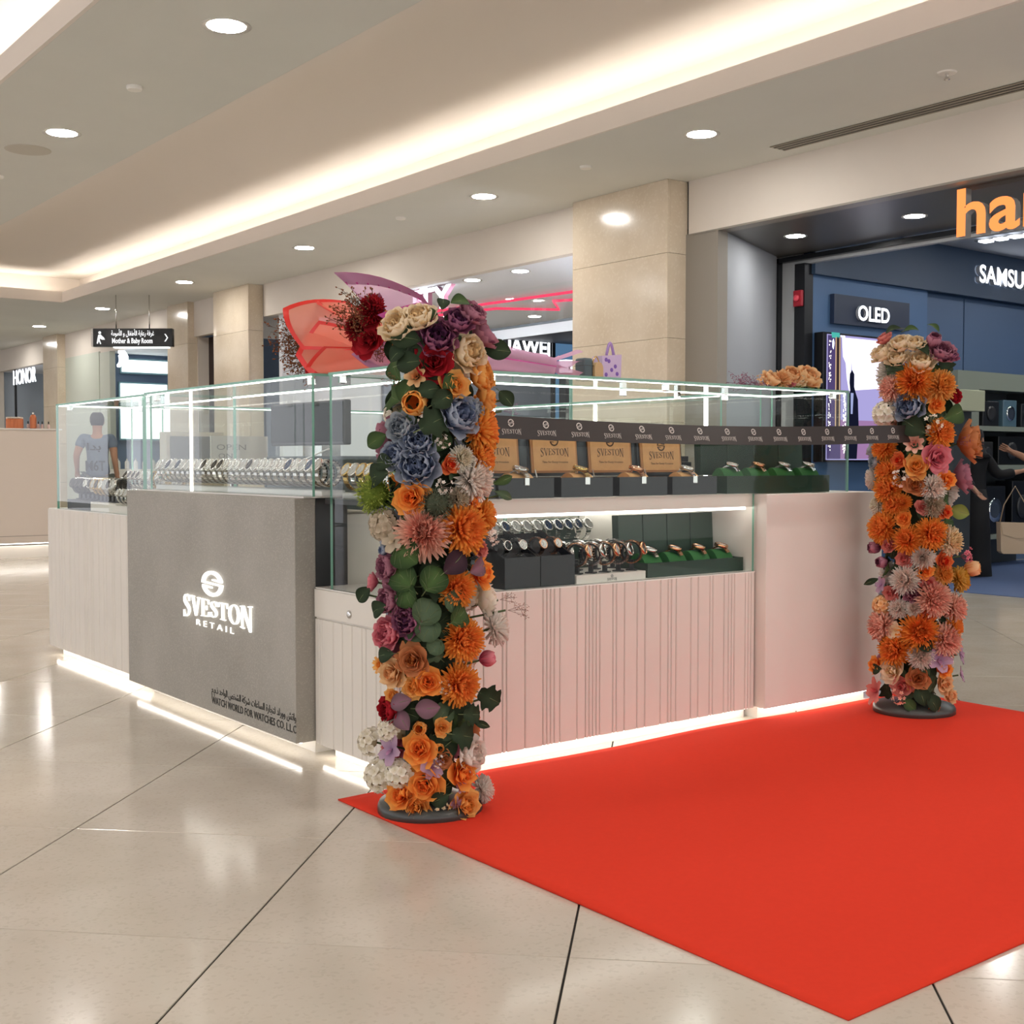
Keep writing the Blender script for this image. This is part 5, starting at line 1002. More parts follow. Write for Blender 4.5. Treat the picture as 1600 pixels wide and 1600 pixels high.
for i in range(17):
    t = (0.09 + 0.145 * i) / Lr
    if t > 0.985: break
    p, a = rib_c(t)
    if pme is None:
        mb = MB(); flat_mark(emblem(), 0.0125, 0, 0.015, mb, (0, 0, 0), (1, 0, 0), (0, 0, 1), (0, -1, 0), 0.0005); flat_mark(wordmark(), 0.078, 0, -0.013, mb, (0, 0, 0), (1, 0, 0), (0, 0, 1), (0, -1, 0), 0.0005)
        pme = mb.mesh('printed_logo', M_RPRINT)
    o = link('printed_logo', pme, rn); o.matrix_local = Matrix.Translation(p + Vector((0, -0.0016, 0))) @ Matrix.Rotation(math.atan2(ud.y, ud.x), 4, 'Z') @ Matrix.Rotation(-a, 4, 'X')
# ------------------------------------------------------------------ wrapped bouquets lying on the glass tops
ZTOP = ZG + GT
def wrap(par, P, d, L, Rad, film, edge, sheets, squash=0.85, seed=1, pw=0.85, r0=0.12):
    """film sheets wrapped into a cone from P along d; each sheet: (start angle, end angle, length factor, flare, corner lift)"""
    P = Vector(P); d = Vector(d).normalized(); s = d.cross(Vector((0, 0, 1))).normalized(); u = s.cross(d)
    for k, (a0, a1, lf, flare, lift) in enumerate(sheets):
        def fn(uu, v, off=0.0):
            a = a0 + (a1 - a0) * uu; t = 2 * uu - 1; ll = L * lf * (1 + lift * (0.45 - abs(t)) * (1.0 if v > 0.3 else v / 0.3)); q = v * ll
            r = Rad * (r0 + (1 - r0) * min(1.25, v * lf) ** pw) + flare * Rad * max(0, v - 0.55) ** 1.5 + 0.012 * k + off + 0.012 * sin(3 * a + 5 * v + seed + k)
            w3 = P + d * q + s * (r * cos(a)) + u * (r * sin(a) * squash); w3.z = max(w3.z, 0.004 + 0.002 * k + off); return w3
        sh = MB().sheet(lambda x, v: fn(x, v), 16, 10).build('wrap_sheet', film, par, True)
        bd = MB().sheet(lambda x, v: fn(x, 0.945 + 0.055 * v, 0.0016), 16, 1); bd.sheet(lambda x, v: fn(0.045 * x, v, 0.0016), 1, 10); bd.sheet(lambda x, v: fn(1 - 0.045 * x, v, 0.0016), 1, 10); bd.build('border', edge, sh, True)
F_RED = sheet_mat('red_film', '#fba590', 0.25); E_RED = mat('red_film_edge', '#d8261e', 0.4); F_PINK = sheet_mat('pink_film', '#ecc6e2', 0.25); E_PINK = mat('pink_film_edge', '#c04a96', 0.4)
def local(par, p): return Vector(p) - par.location
bq = thing('bouquet', 'bouquet wrapped in red film lying on the left glass top', 'bouquet', (0.20, 0.56, ZTOP))
wrap(bq, (0.03, -0.30, 0.085), (-0.06, 1, 0.10), 0.56, 0.175, F_RED, E_RED, ((0.4, 2.2, 1.05, 0.35, 0.42), (1.5, 3.3, 0.98, 0.20, 0.38), (2.6, 4.3, 0.80, 0.15, 0.30), (3.2, 4.2, 0.66, 0.35, 0.4), (-1.4, 0.7, 0.85, 0.2, 0.2)), 0.92, 1)
r = random.Random(9)
for i in range(10): bloom('sprig', 'brown', bq, Vector((r.uniform(-0.12, 0.02), 0.16 + r.uniform(0, 0.10), 0.13 + r.uniform(-0.07, 0.05))), (r.uniform(-0.8, 0.0), 1, r.uniform(-0.25, 0.25)), 0.085)
for i in range(6): bloom('rose', 'purple' if i % 2 else 'red', bq, Vector((r.uniform(-0.10, 0.06), 0.16 + r.uniform(0, 0.06), 0.12 + r.uniform(-0.06, 0.06))), (-0.3, 1, 0.1), 0.04)
for i in range(6): bloom('sprig', 'brown', bq, Vector((-0.12 + r.uniform(-0.02, 0.04), -0.34 + r.uniform(-0.06, 0.10), 0.03)), (r.uniform(-0.8, -0.2), r.uniform(-0.7, 0.9), r.uniform(0.3, 1.0)), 0.05)
bk = thing('bouquet', 'long bouquet in pink film behind the near flower pillar, lying along the front glass', 'bouquet', (0.42, 0.17, ZTOP))
wrap(bk, (0.38, 0.0, 0.05), (-1, 0.03, 0.08), 0.76, 0.16, F_PINK, E_PINK, ((0.6, 2.3, 1.06, 0.5, 0.32), (2.0, 3.6, 0.98, 0.2, 0.3), (-1.4, 0.6, 0.9, 0.2, 0.3), (3.3, 4.9, 0.9, 0.3, 0.3)), 0.90, 4, 4.0, 0.22)
for a in range(3): MB().sheet(lambda u, v: Vector((0.36 + 0.14 * v, (u - 0.5) * (0.03 + 0.12 * v), 0.05 + (0.05 - 0.045 * a) * v + 0.012 * sin(6 * u + a))), 8, 4).build('tail', F_PINK, bk, True)
MB().tube([(0.39, -0.04, 0.05), (0.375, 0, 0.085), (0.36, 0.04, 0.05), (0.375, 0, 0.012), (0.39, -0.04, 0.05)], 0.004, 6).build('tie', E_PINK, bk, True)
MB().tube([(0.40, 0, 0.05), (0.2, 0.0, 0.06), (-0.2, 0.0, 0.10)], [0.02, 0.022, 0.05], 8).build('stem_bundle', mat('dry_stems', '#8a6a48', 0.8), bk, True)
for i in range(8): bloom(['rose', 'mum', 'rose'][i % 3], ['red', 'red', 'red', 'purple', 'yellow', 'red', 'red', 'red'][i], bk, Vector((-0.40 - r.uniform(0, 0.04), r.uniform(-0.09, 0.07), 0.12 + r.uniform(-0.04, 0.08))), (-1, -0.5, 0.2), 0.042)
for i in range(6): bloom('sprig', 'brown', bk, Vector((-0.41, r.uniform(-0.08, 0.06), 0.14 + r.uniform(-0.04, 0.08))), (-0.8, r.uniform(-0.6, 0.3), r.uniform(0.0, 0.9)), 0.075)
bc = thing('bouquet', 'small golden dried bouquet lying on the right end of the glass top', 'bouquet', (on_y(1220, 602, 0.15).x, 0.15, ZTOP))
for dx, dz, rr, k, h in ((-0.10, 0.03, 0.045, 'peony', 'peach'), (-0.03, 0.035, 0.04, 'mum', 'peach'), (0.045, 0.06, 0.042, 'peony', 'peach'), (0.075, 0.035, 0.04, 'peony', 'cream'), (0.155, 0.05, 0.055, 'peony', 'peach'), (0.02, 0.025, 0.03, 'rose', 'pink'), (-0.15, 0.02, 0.03, 'flor', 'peach')):
    bloom(k, h, bc, Vector((dx, -0.02, dz)), (r.uniform(-0.4, 0.2), -0.7, 0.7), rr)
for i in range(12): foliage('oval', r.choice(['plum', 'dark', 'lite']), bc, Vector((-0.2 + 0.036 * i, -0.04, 0.012)), (0, -0.5, 0.9), 0.022, (r.uniform(-1, 1), -0.4, 0.1))
for i in range(4): bloom('sprig', 'mauve', bc, Vector((-0.14 - 0.03 * i, 0.0, 0.015)), (-1, r.uniform(-0.4, 0.4), 0.15), 0.05)
MB().tube([(0.16, 0, 0.04), (0.22, 0, 0.035), (0.27, 0, 0.035)], [0.022, 0.012, 0.016], 8).build('foil_stem', M_STEEL, bc, True)
# little bags on the front glass top
pb = on_y(948, 590, 0.25); gb = thing('gift_bag', 'translucent lavender printed gift bag on the front glass top', 'gift bag', (pb.x, 0.25, ZTOP))
def arch(w_, h, n=10, flat=0.6): return [(-w_ / 2, 0), (w_ / 2, 0)] + [(w_ / 2 * cos(pi * i / n), h * flat + h * (1 - flat) * sin(pi * i / n)) for i in range(n + 1)]
MB().prism([(-0.05, 0), (0.05, 0), (0.055, 0.115), (-0.052, 0.105)], (0, -0.03, 0), (1, 0, 0), (0, 0, 1), (0, 0.06, 0)).build('bag', mat('lavender_film', '#c8b4d8', 0.4), gb)
MB().tube([(-0.02 + 0.04 * (i / 8), -0.02, 0.11 + 0.05 * sin(pi * i / 8)) for i in range(9)], 0.006, 6).build('handle', mat('lavender_ribbon', '#a88cc8', 0.5), gb, True)
for i, (dx, dz) in enumerate(((-0.03, 0.09), (-0.015, 0.085), (0.02, 0.065), (-0.03, 0.03), (0.03, 0.035), (0.0, 0.05))): MB().lathe([(0.009, 0), (0.006, 0.001)], (dx, -0.03, dz), 8, 0, Matrix.Rotation(pi / 2, 4, 'X')).build('print_dot', mat('violet_print', '#7a58b0', 0.6), gb)
pb = on_y(931, 590, 0.22); gb = thing('small_handbag', 'small tan arched bag beside the lavender gift bag', 'bag', (pb.x, 0.22, ZTOP))
MB().prism(arch(0.045, 0.065), (0, -0.02, 0.012), (1, 0, 0), (0, 0, 1), (0, 0.04, 0)).build('body', mat('tan_leather', '#c8aa7c', 0.5), gb); B('base', M_BLACK, gb, (-0.022, 0.022, -0.021, 0.021, 0, 0.012)); MB().tube([(-0.02 + 0.04 * i / 8, 0, 0.07 + 0.03 * sin(pi * i / 8)) for i in range(9)], 0.0025, 6).build('handle', M_YGOLD, gb, True)
pb = on_y(912, 590, 0.24); gb = thing('gift_box', 'dark slate rounded gift box on the front glass top', 'box', (pb.x, 0.24, ZTOP))
bev(B('box', mat('slate_card', '#4a5a60', 0.5), gb, (-0.024, 0.026, -0.03, 0.03, 0, 0.092)), 0.01, 3); B('lid_line', M_DARK, gb, (-0.0245, 0.0265, -0.0305, 0.0305, 0.06, 0.062))

# ------------------------------------------------------------------ mall background on the left
M_PALEG = mat('pale_green_panel', '#a9ad92'); M_PGRN = mat('pale_sage_wall', '#c6cabd', 0.5); M_CREAMW = M_WALL
# phone store behind the kiosk
struct('ceiling_phone_store', MB().box(5.5, 8.8, 5.27, 11.5, 3.07, 3.13), mat('bright_store_ceiling', '#eceef2', 0.6)); struct('ceiling_phone_back', MB().box(8.8, 16, 5.27, 11.5, 2.95, 3.05), mat('black_ceiling', '#1b1d24', 0.6))
struct('wall_phone_store', MB().box(5.5, 16, 11.5, 11.6, 0, 3.2), mat('store_white', '#d9dbe0', 0.6)); struct('wall_phone_near', MB().box(5.62, 16, 5.2, 5.26, 0, 3.2), mat('store_white')); struct('wall_phone_back', MB().box(16, 16.1, 5.2, 11.6, 0, 3.2), mat('store_dark', '#3a3f4a', 0.5))
o = thing('glass_transom', 'clear glass transom band above the phone store entrance', 'glass panel', (6.5, 8.4, 2.66))
for k in range(3):
    m = MB().box(-0.006, 0.006, -3.05 + 2.03 * k, -1.03 + 2.03 * k, 0.0, 0.40); m.build('glass_pane', M_GLASS, o)
B('rail', mat('rail_grey', '#55606a', 0.3), o, (-0.012, 0.012, -3.1, 3.1, -0.03, 0.0)); B('lower_fascia', mat('pale_fascia', '#c3cad4', 0.3), o, (-0.01, 0.01, -3.1, 3.1, -0.14, -0.03))
ul = thing('added_uplight', 'long wall light strip washing the phone store ceiling', 'wall light', (5.9, 5.3, 2.4)); B('channel', M_STEEL, ul, (0, 2.8, -0.03, 0.03, -0.04, -0.001)); B('strip', lamp_mat('added_uplight_glow', '#eef2ff', 60.0), ul, (0, 2.8, -0.025, 0.025, 0, 0.012))  # added strip without a visible source, lifts the grey store ceiling
M_NEON = lamp_mat('red_neon', '#d83a58', 1.3)
for lab, pts in (('red zigzag light line on the phone store ceiling, right of the bright letters', ((6.9, 10.8), (7.2, 9.0), (7.9, 8.6), (7.3, 8.0), (8.2, 6.4), (7.6, 6.0), (8.0, 5.4))), ('straight red light line across the phone store ceiling', ((6.7, 10.2), (6.95, 7.4), (7.1, 5.5)))):
    o = MB().tube([(x, y, 3.035) for x, y in pts], 0.018, 6).build('neon_line', M_NEON); tag(o, lab, 'neon light')
for i, (px, py) in enumerate(((738, 438), (813, 424), (668, 452))): p = on_z(px, py, 3.07); downlight(p.x, p.y, 3.07, 'bright downlight in the white soffit of the phone store, %s from right' % ORD[[1, 0, 2][i]], 0.8)
for i, (x, y) in enumerate(((7.2, 6.2), (7.0, 8.4), (8.2, 7.6), (8.3, 9.6), (7.4, 10.4))): downlight(x, y, 3.07, 'downlight %s between the red light lines' % ORD[i], 0.8)
hs = thing('channel_letter_sign', 'bright white capital letters ITY hanging behind the pink bouquet', 'sign', on_x(652, 489, 5.66))
B('rail', M_STEEL, hs, (0.02, 0.04, -0.8, 0.1, 0.262, 0.275)); B('hanger', M_STEEL, hs, (0.025, 0.035, -0.1, -0.09, 0.275, 0.36)); B('hanger', M_STEEL, hs, (0.025, 0.035, -0.6, -0.59, 0.275, 0.36)); text('letter', 'ITY', M_SIGNW, (0, 0, 0), (0, -1, 0), (0, 0, 1), 0.25, hs, 0.06, 0.03, (on_x(652, 470, 5.66) - on_x(712, 470, 5.66)).length, split=True, side=mat('letter_pink_side', '#c88aa8', 0.4))
p = on_x(736, 466, 6.9); o = thing('exit_sign', 'small teal hanging exit sign right of the bright white letters', 'sign', p); B('panel', lamp_mat('teal_light', '#8fd0cc', 0.9), o, (0, 0.03, -0.22, 0.22, -0.11, 0.11)); B('bracket', M_STEEL, o, (0.01, 0.02, -0.02, 0.02, 0.11, 3.06 - p.z)); B('arrow', M_SIGNW, o, (-0.004, 0, -0.1, 0.0, -0.04, 0.04)); B('door_mark', M_SIGNW, o, (-0.004, 0, 0.05, 0.12, -0.06, 0.06))
a0 = on_y(776, 515, 11.45); a1 = on_y(862, 590, 11.45)
o = thing('fascia_sign', 'grey fascia with large white glowing capitals right of flower pillar', 'sign', (a0.x, 11.45, 2.2)); B('board', mat('fascia_grey', '#7c828e', 0.4), o, (-2.0, a1.x - a0.x, -0.02, 0.04, -0.9, a0.z - 2.2)); B('upper_band', mat('black_ceiling'), o, (-2.0, 5.5, -0.02, 0.04, a0.z - 2.2 + 0.002, 0.85))
q0 = on_y(794, 552, 11.43); q1 = on_y(857, 552, 11.43); lw2 = (q1.x - q0.x); tw = lw2 / 0.66
text('letter', 'HUAWEI', M_SIGNW, Vector((q1.x - tw, 11.43, q0.z)) - o.location, (1, 0, 0), (0, 0, 1), 0.245, o, 0.04, 0.03, tw, split=True, res=5, side=mat('letter_side_grey'))
b0 = on_y(865, 512, 11.4); b1 = on_y(905, 600, 11.4); o = thing('light_poster', 'tall blue lit poster panel beside the marble column', 'poster', (b0.x, 11.4, 0)); B('panel', lamp_mat('poster_blue', '#5f86ac', 0.55), o, (0, b1.x - b0.x, -0.03, 0.0, 0.4, b0.z)); B('frame', M_BLACK, o, (-0.06, -0.002, -0.05, 0.0, 0.0, b0.z + 0.05))
c0_ = on_y(871, 563, 11.3); c1_ = on_y(901, 585, 11.3); o2 = thing('lit_counter_front', 'white lit counter front with dark vertical marks beside the marble column', 'lightbox', (c0_.x, 11.2, 0)); B('box', lamp_mat('white_box_light', '#f4f6fa', 1.2), o2, (0, c1_.x - c0_.x, -0.1, 0.06, c1_.z, c0_.z)); B('base', M_DARK, o2, (0, c1_.x - c0_.x, -0.1, 0.06, 0, c1_.z - 0.002))
for k in range(5): B('mark', M_BLACK, o2, (0.06 + 0.075 * k, 0.085 + 0.075 * k, -0.104, -0.1, c1_.z + 0.04, c0_.z - (0.02 if k % 2 else 0.10)))
for i, (x0, x1, y0, y1, cc) in enumerate(((545, 566, 476, 520, '#7fa8d8'), (516, 541, 486, 522, '#8ea2b4'), (498, 512, 490, 520, '#c8d4e4'))):
    a = on_y(x0, y0, 11.48); b = on_y(x1, y1, 11.48); o = thing('wall_poster', ['blue lit poster between the red and pink bouquets, right one', 'grey blue poster between the bouquets, middle one', 'pale poster above the red bouquet'][i], 'poster', (a.x, 11.48, b.z)); B('print', lamp_mat('poster_' + cc.strip('#'), cc, 0.8), o, (0, b.x - a.x, -0.02, 0.0, 0, a.z - b.z)); B('frame', M_DARK, o, (-0.03, b.x - a.x + 0.03, 0.0, 0.015, -0.03, a.z - b.z + 0.03))
# dark doorway, bright store, sage wall, far store
struct('door_1', MB().box(5.62, 5.7, 13.02, 14.16, 0, 2.98), mat('dark_brown_door', '#2a1714', 0.5)); struct('wall_doorway', MB().box(5.45, 5.62, 13.02, 13.05, 0, 2.98).box(5.45, 5.62, 14.13, 14.16, 0, 2.98), M_CREAMW)
struct('ceiling_bright_store', MB().box(5.5, 11, 14.9, 18.2, 3.02, 3.1), mat('bright_store_ceiling')); struct('wall_bright_back', MB().box(11, 11.1, 14.9, 18.3, 0, 3.1).box(5.5, 11, 14.86, 14.94, 0, 3.1), mat('cool_blue_wall', '#8fa6c4', 0.5)); struct('wall_bright_side', MB().box(5.5, 11, 18.2, 18.3, 0, 3.1), mat('cool_blue_wall'))
M_SCRW = lamp_mat('white_screen', '#f2fbfa', 1.8)
def far_screen(lab, px0, py0, px1, py1, y):
    a = on_y(px0, py0, y); b = on_y(px1, py1, y); o = thing('lit_screen', lab, 'screen', (a.x, y, b.z)); B('light_panel', M_SCRW, o, (0, b.x - a.x, -0.03, 0, 0, a.z - b.z)); B('frame', mat('frame_teal', '#6f8f98', 0.4), o, (-0.03, b.x - a.x + 0.03, 0.0, 0.03, -0.03, a.z - b.z + 0.03)); return o
far_screen('large white lit screen in the bright store above the left glass case', 188, 599, 261, 686, 18.1)
far_screen('upper white lit panel in the bright store under the hanging sign', 190, 562, 261, 584, 18.1)
b = far_screen('slim bluish lit screen at the right side of the bright store', 265, 546, 274, 566, 18.1)
p = on_x(187, 577, 5.45); o = thing('arabic_letter_sign', 'glowing white Arabic shop letters hanging below the direction sign', 'sign', p); text('lettering', arabic('هز'), M_SIGNW, (0, 0, 0.12), (0, -1, 0), (0, 0, 1), 0.24, o, 0.05, 0.03, 0.42); B('hanger', M_STEEL, o, (0.02, 0.03, -0.12, -0.11, 0.35, 3.04 - p.z)); B('hanger', M_STEEL, o, (0.02, 0.03, -0.36, -0.35, 0.35, 3.04 - p.z))
struct('wall_sage', MB().box(5.4, 5.5, 17.75, 18.24, 0, 3.02).box(5.4, 5.5, 18.28, 20.1, 0, 3.05), M_PGRN); struct('wall_sage_gap', MB().box(5.47, 5.5, 18.24, 18.28, 0, 3.02), M_DARK)
struct('wall_far_store', MB().box(8.5, 8.6, 21.4, 24.6, 0, 3.05), mat('far_store_blue', '#b4bec8', 0.5)); struct('ceiling_far_store', MB().box(5.5, 8.6, 21.4, 24.6, 3.05, 3.1), mat('bright_store_ceiling'))
o = thing('channel_letter_sign', 'small white glowing store name in capitals at the left edge', 'sign', on_x(22, 602, 5.42)); text('letter', 'HONOR', lamp_mat('soft_sign_light', '#f4f8ff', 1.3), (0, 0, 0), (0, -1, 0), (0, 0, 1), 0.32, o, 0.02, 0.0, (on_x(22, 602, 5.42) - on_x(57, 599, 5.42)).length, split=True, res=5); B('rail', M_STEEL, o, (0.0, 0.06, -1.5, 0.1, 0.36, 0.40)); B('post', M_DARK, o, (0.05, 0.09, 0.12, 0.16, -3.0 + 0.4, 0.4))
struct('wall_far_side', MB().box(5.5, 12, 24.6, 24.7, 0, 3.1).box(8.6, 8.7, 21.3, 21.4, 0, 3.0), mat('far_store_blue'))
struct('wall_far_end', MB().box(-9, 6, 34, 34.1, 0, 3.9), M_CREAMW)
# hanging direction sign
p = on_z(209, 460, 3.5); dpt = (Vector((4.37, 13.89, 0)) - CAM).dot(_fw); q = at_depth(209, 528, dpt / 1.0); Us = Vector((0.783, -0.622, 0)); sg = thing('direction_sign', 'black hanging direction sign to the mother and baby room', 'sign', (q.x, q.y, q.z), math.atan2(Us.y, Us.x))
hwid = 0.5 * 124 * dpt / FOCAL; hh = 0.13
bev(B('panel', M_BLACK, sg, (-hwid, hwid, -0.05, 0.05, -hh, hh)), 0.004, 1); B('end_cap', M_STEEL, sg, (-hwid - 0.03, -hwid, -0.05, 0.05, -hh, hh)); B('light_slot', lamp_mat('sign_slot', '#f0f4f2', 1.2), sg, (-hwid * 0.5, hwid * 0.9, -0.045, 0.045, -hh - 0.02, -hh))
for s in (-0.44, 0.40): MB().tube([(hwid * s, 0, hh), (hwid * s, 0, 3.5 - q.z)], 0.008, 8).build('rod', M_STEEL, sg, True)
M_SW = lamp_mat('sign_white', '#ffffff', 1.0)
text('lettering_english', 'Mother & Baby Room', M_SW, (-hwid * 0.52, -0.051, -hh * 0.62), (1, 0, 0), (0, 0, 1), 0.075, sg, 0.002, 0.02, hwid * 1.02); text('lettering_arabic', arabic('غرفة رعاية الأطفال و الأمومة'), M_SW, (-hwid * 0.54, -0.051, hh * 0.22), (1, 0, 0), (0, 0, 1), 0.07, sg, 0.002, 0.015, hwid * 1.08)
m = MB()
for pl_ in ([(0.0, -0.03), (0.02, -0.03), (0.06, 0.03), (0.02, 0.09), (0.0, 0.09), (0.04, 0.03)],): m.prism([(x * 0.9, y * 0.9 - 0.03) for x, y in pl_], (hwid * 0.80, -0.05, 0), (1, 0, 0), (0, 0, 1), (0, -0.002, 0))
m.build('arrow', M_SW, sg)
m = MB(); m.lathe([(0.02, 0), (0.02, 0.002)], (-hwid * 0.83, -0.05, 0.07), 10, 0, Matrix.Rotation(pi / 2, 4, 'X')); m.lathe([(0.014, 0), (0.014, 0.002)], (-hwid * 0.77, -0.05, 0.0), 10, 0, Matrix.Rotation(pi / 2, 4, 'X'))
for P_ in ([(-0.02, 0.04), (0.02, 0.045), (0.0, -0.02), (-0.03, -0.09), (-0.045, -0.085), (-0.03, 0.0)], [(0.015, 0.04), (0.06, 0.0), (0.075, -0.03), (0.03, -0.03), (0.005, -0.015)], [(-0.005, -0.02), (0.02, -0.09), (0.005, -0.095), (-0.02, -0.03)]): m.prism(P_, (-hwid * 0.83, -0.05, 0), (1, 0, 0), (0, 0, 1), (0, -0.002, 0))
m.build('baby_care_symbol', M_SW, sg)
# pinkish counter at the far left with copper tins
fc = thing('far_kiosk', 'pale pink kiosk counter at the far left edge with glowing foot', 'counter', (1.3, 11.1, 0))
M_PINKC = mat('pink_cream_laminate', '#d8cabd', 0.5); B('body', M_PINKC, fc, (-2.2, 1.12, 0, 0.8, 0.17, 1.47), b=0.004); B('foot', M_WHITE, fc, (-2.1, 1.06, 0.06, 0.74, 0, 0.14)); B('base_line', mat('base_line_grey', '#8d857b', 0.6), fc, (-2.2, 1.122, -0.003, 0.0, 0.25, 0.256)); led(fc, -2.18, 1.1, 0.02, 0.026, 0.16, 0.1695, M_LEDP); B('worktop', M_WHITE, fc, (-2.22, 1.14, -0.02, 0.82, 1.47, 1.485))  # base_line: thin grey line low on the counter front
M_COP = mat('copper_tin', '#c07048', 0.4, metal=0.4)
for i, px in enumerate((14, 19, 24, 29, 32)): p = on_y(px, 671, 11.25); t = thing('copper_tin', '%s copper coloured tin from the left on the far pink counter' % ORD[i], 'tin', (p.x, 11.25, 1.485), 0, 'copper tins on the far counter'); MB().lathe([(0.032, 0), (0.034, 0.01), (0.034, 0.10), (0.03, 0.115)], n=14).build('body', M_COP, t, True); MB().lathe([(0.031, 0.116), (0.031, 0.13), (0.01, 0.134)], n=14).build('lid', M_PINKC, t, True)
p = on_y(52, 671, 11.25); t = thing('copper_bottle', 'taller rounded copper bottle on the far pink counter', 'bottle', (p.x, 11.25, 1.485)); MB().lathe([(0.036, 0), (0.038, 0.02), (0.038, 0.13), (0.025, 0.16), (0.012, 0.165)], n=14).build('body', M_COP, t, True); MB().lathe([(0.013, 0.165), (0.013, 0.19)], n=10).build('cap', M_WHITE, t, True)
for i, px in enumerate((44, 60, 66, 76)): p = on_y(px, 671, 11.3); t = thing('small_vial', '%s small clear vial from the left on the far pink counter' % ORD[i], 'vial', (p.x, 11.3, 1.485)); MB().lathe([(0.016, 0), (0.016, 0.05), (0.006, 0.06)], n=10).build('body', mat('vial_pink', '#d8b8b0', 0.2), t, True); MB().lathe([(0.007, 0.06), (0.007, 0.09)], n=8).build('cap', M_DARK, t, True)

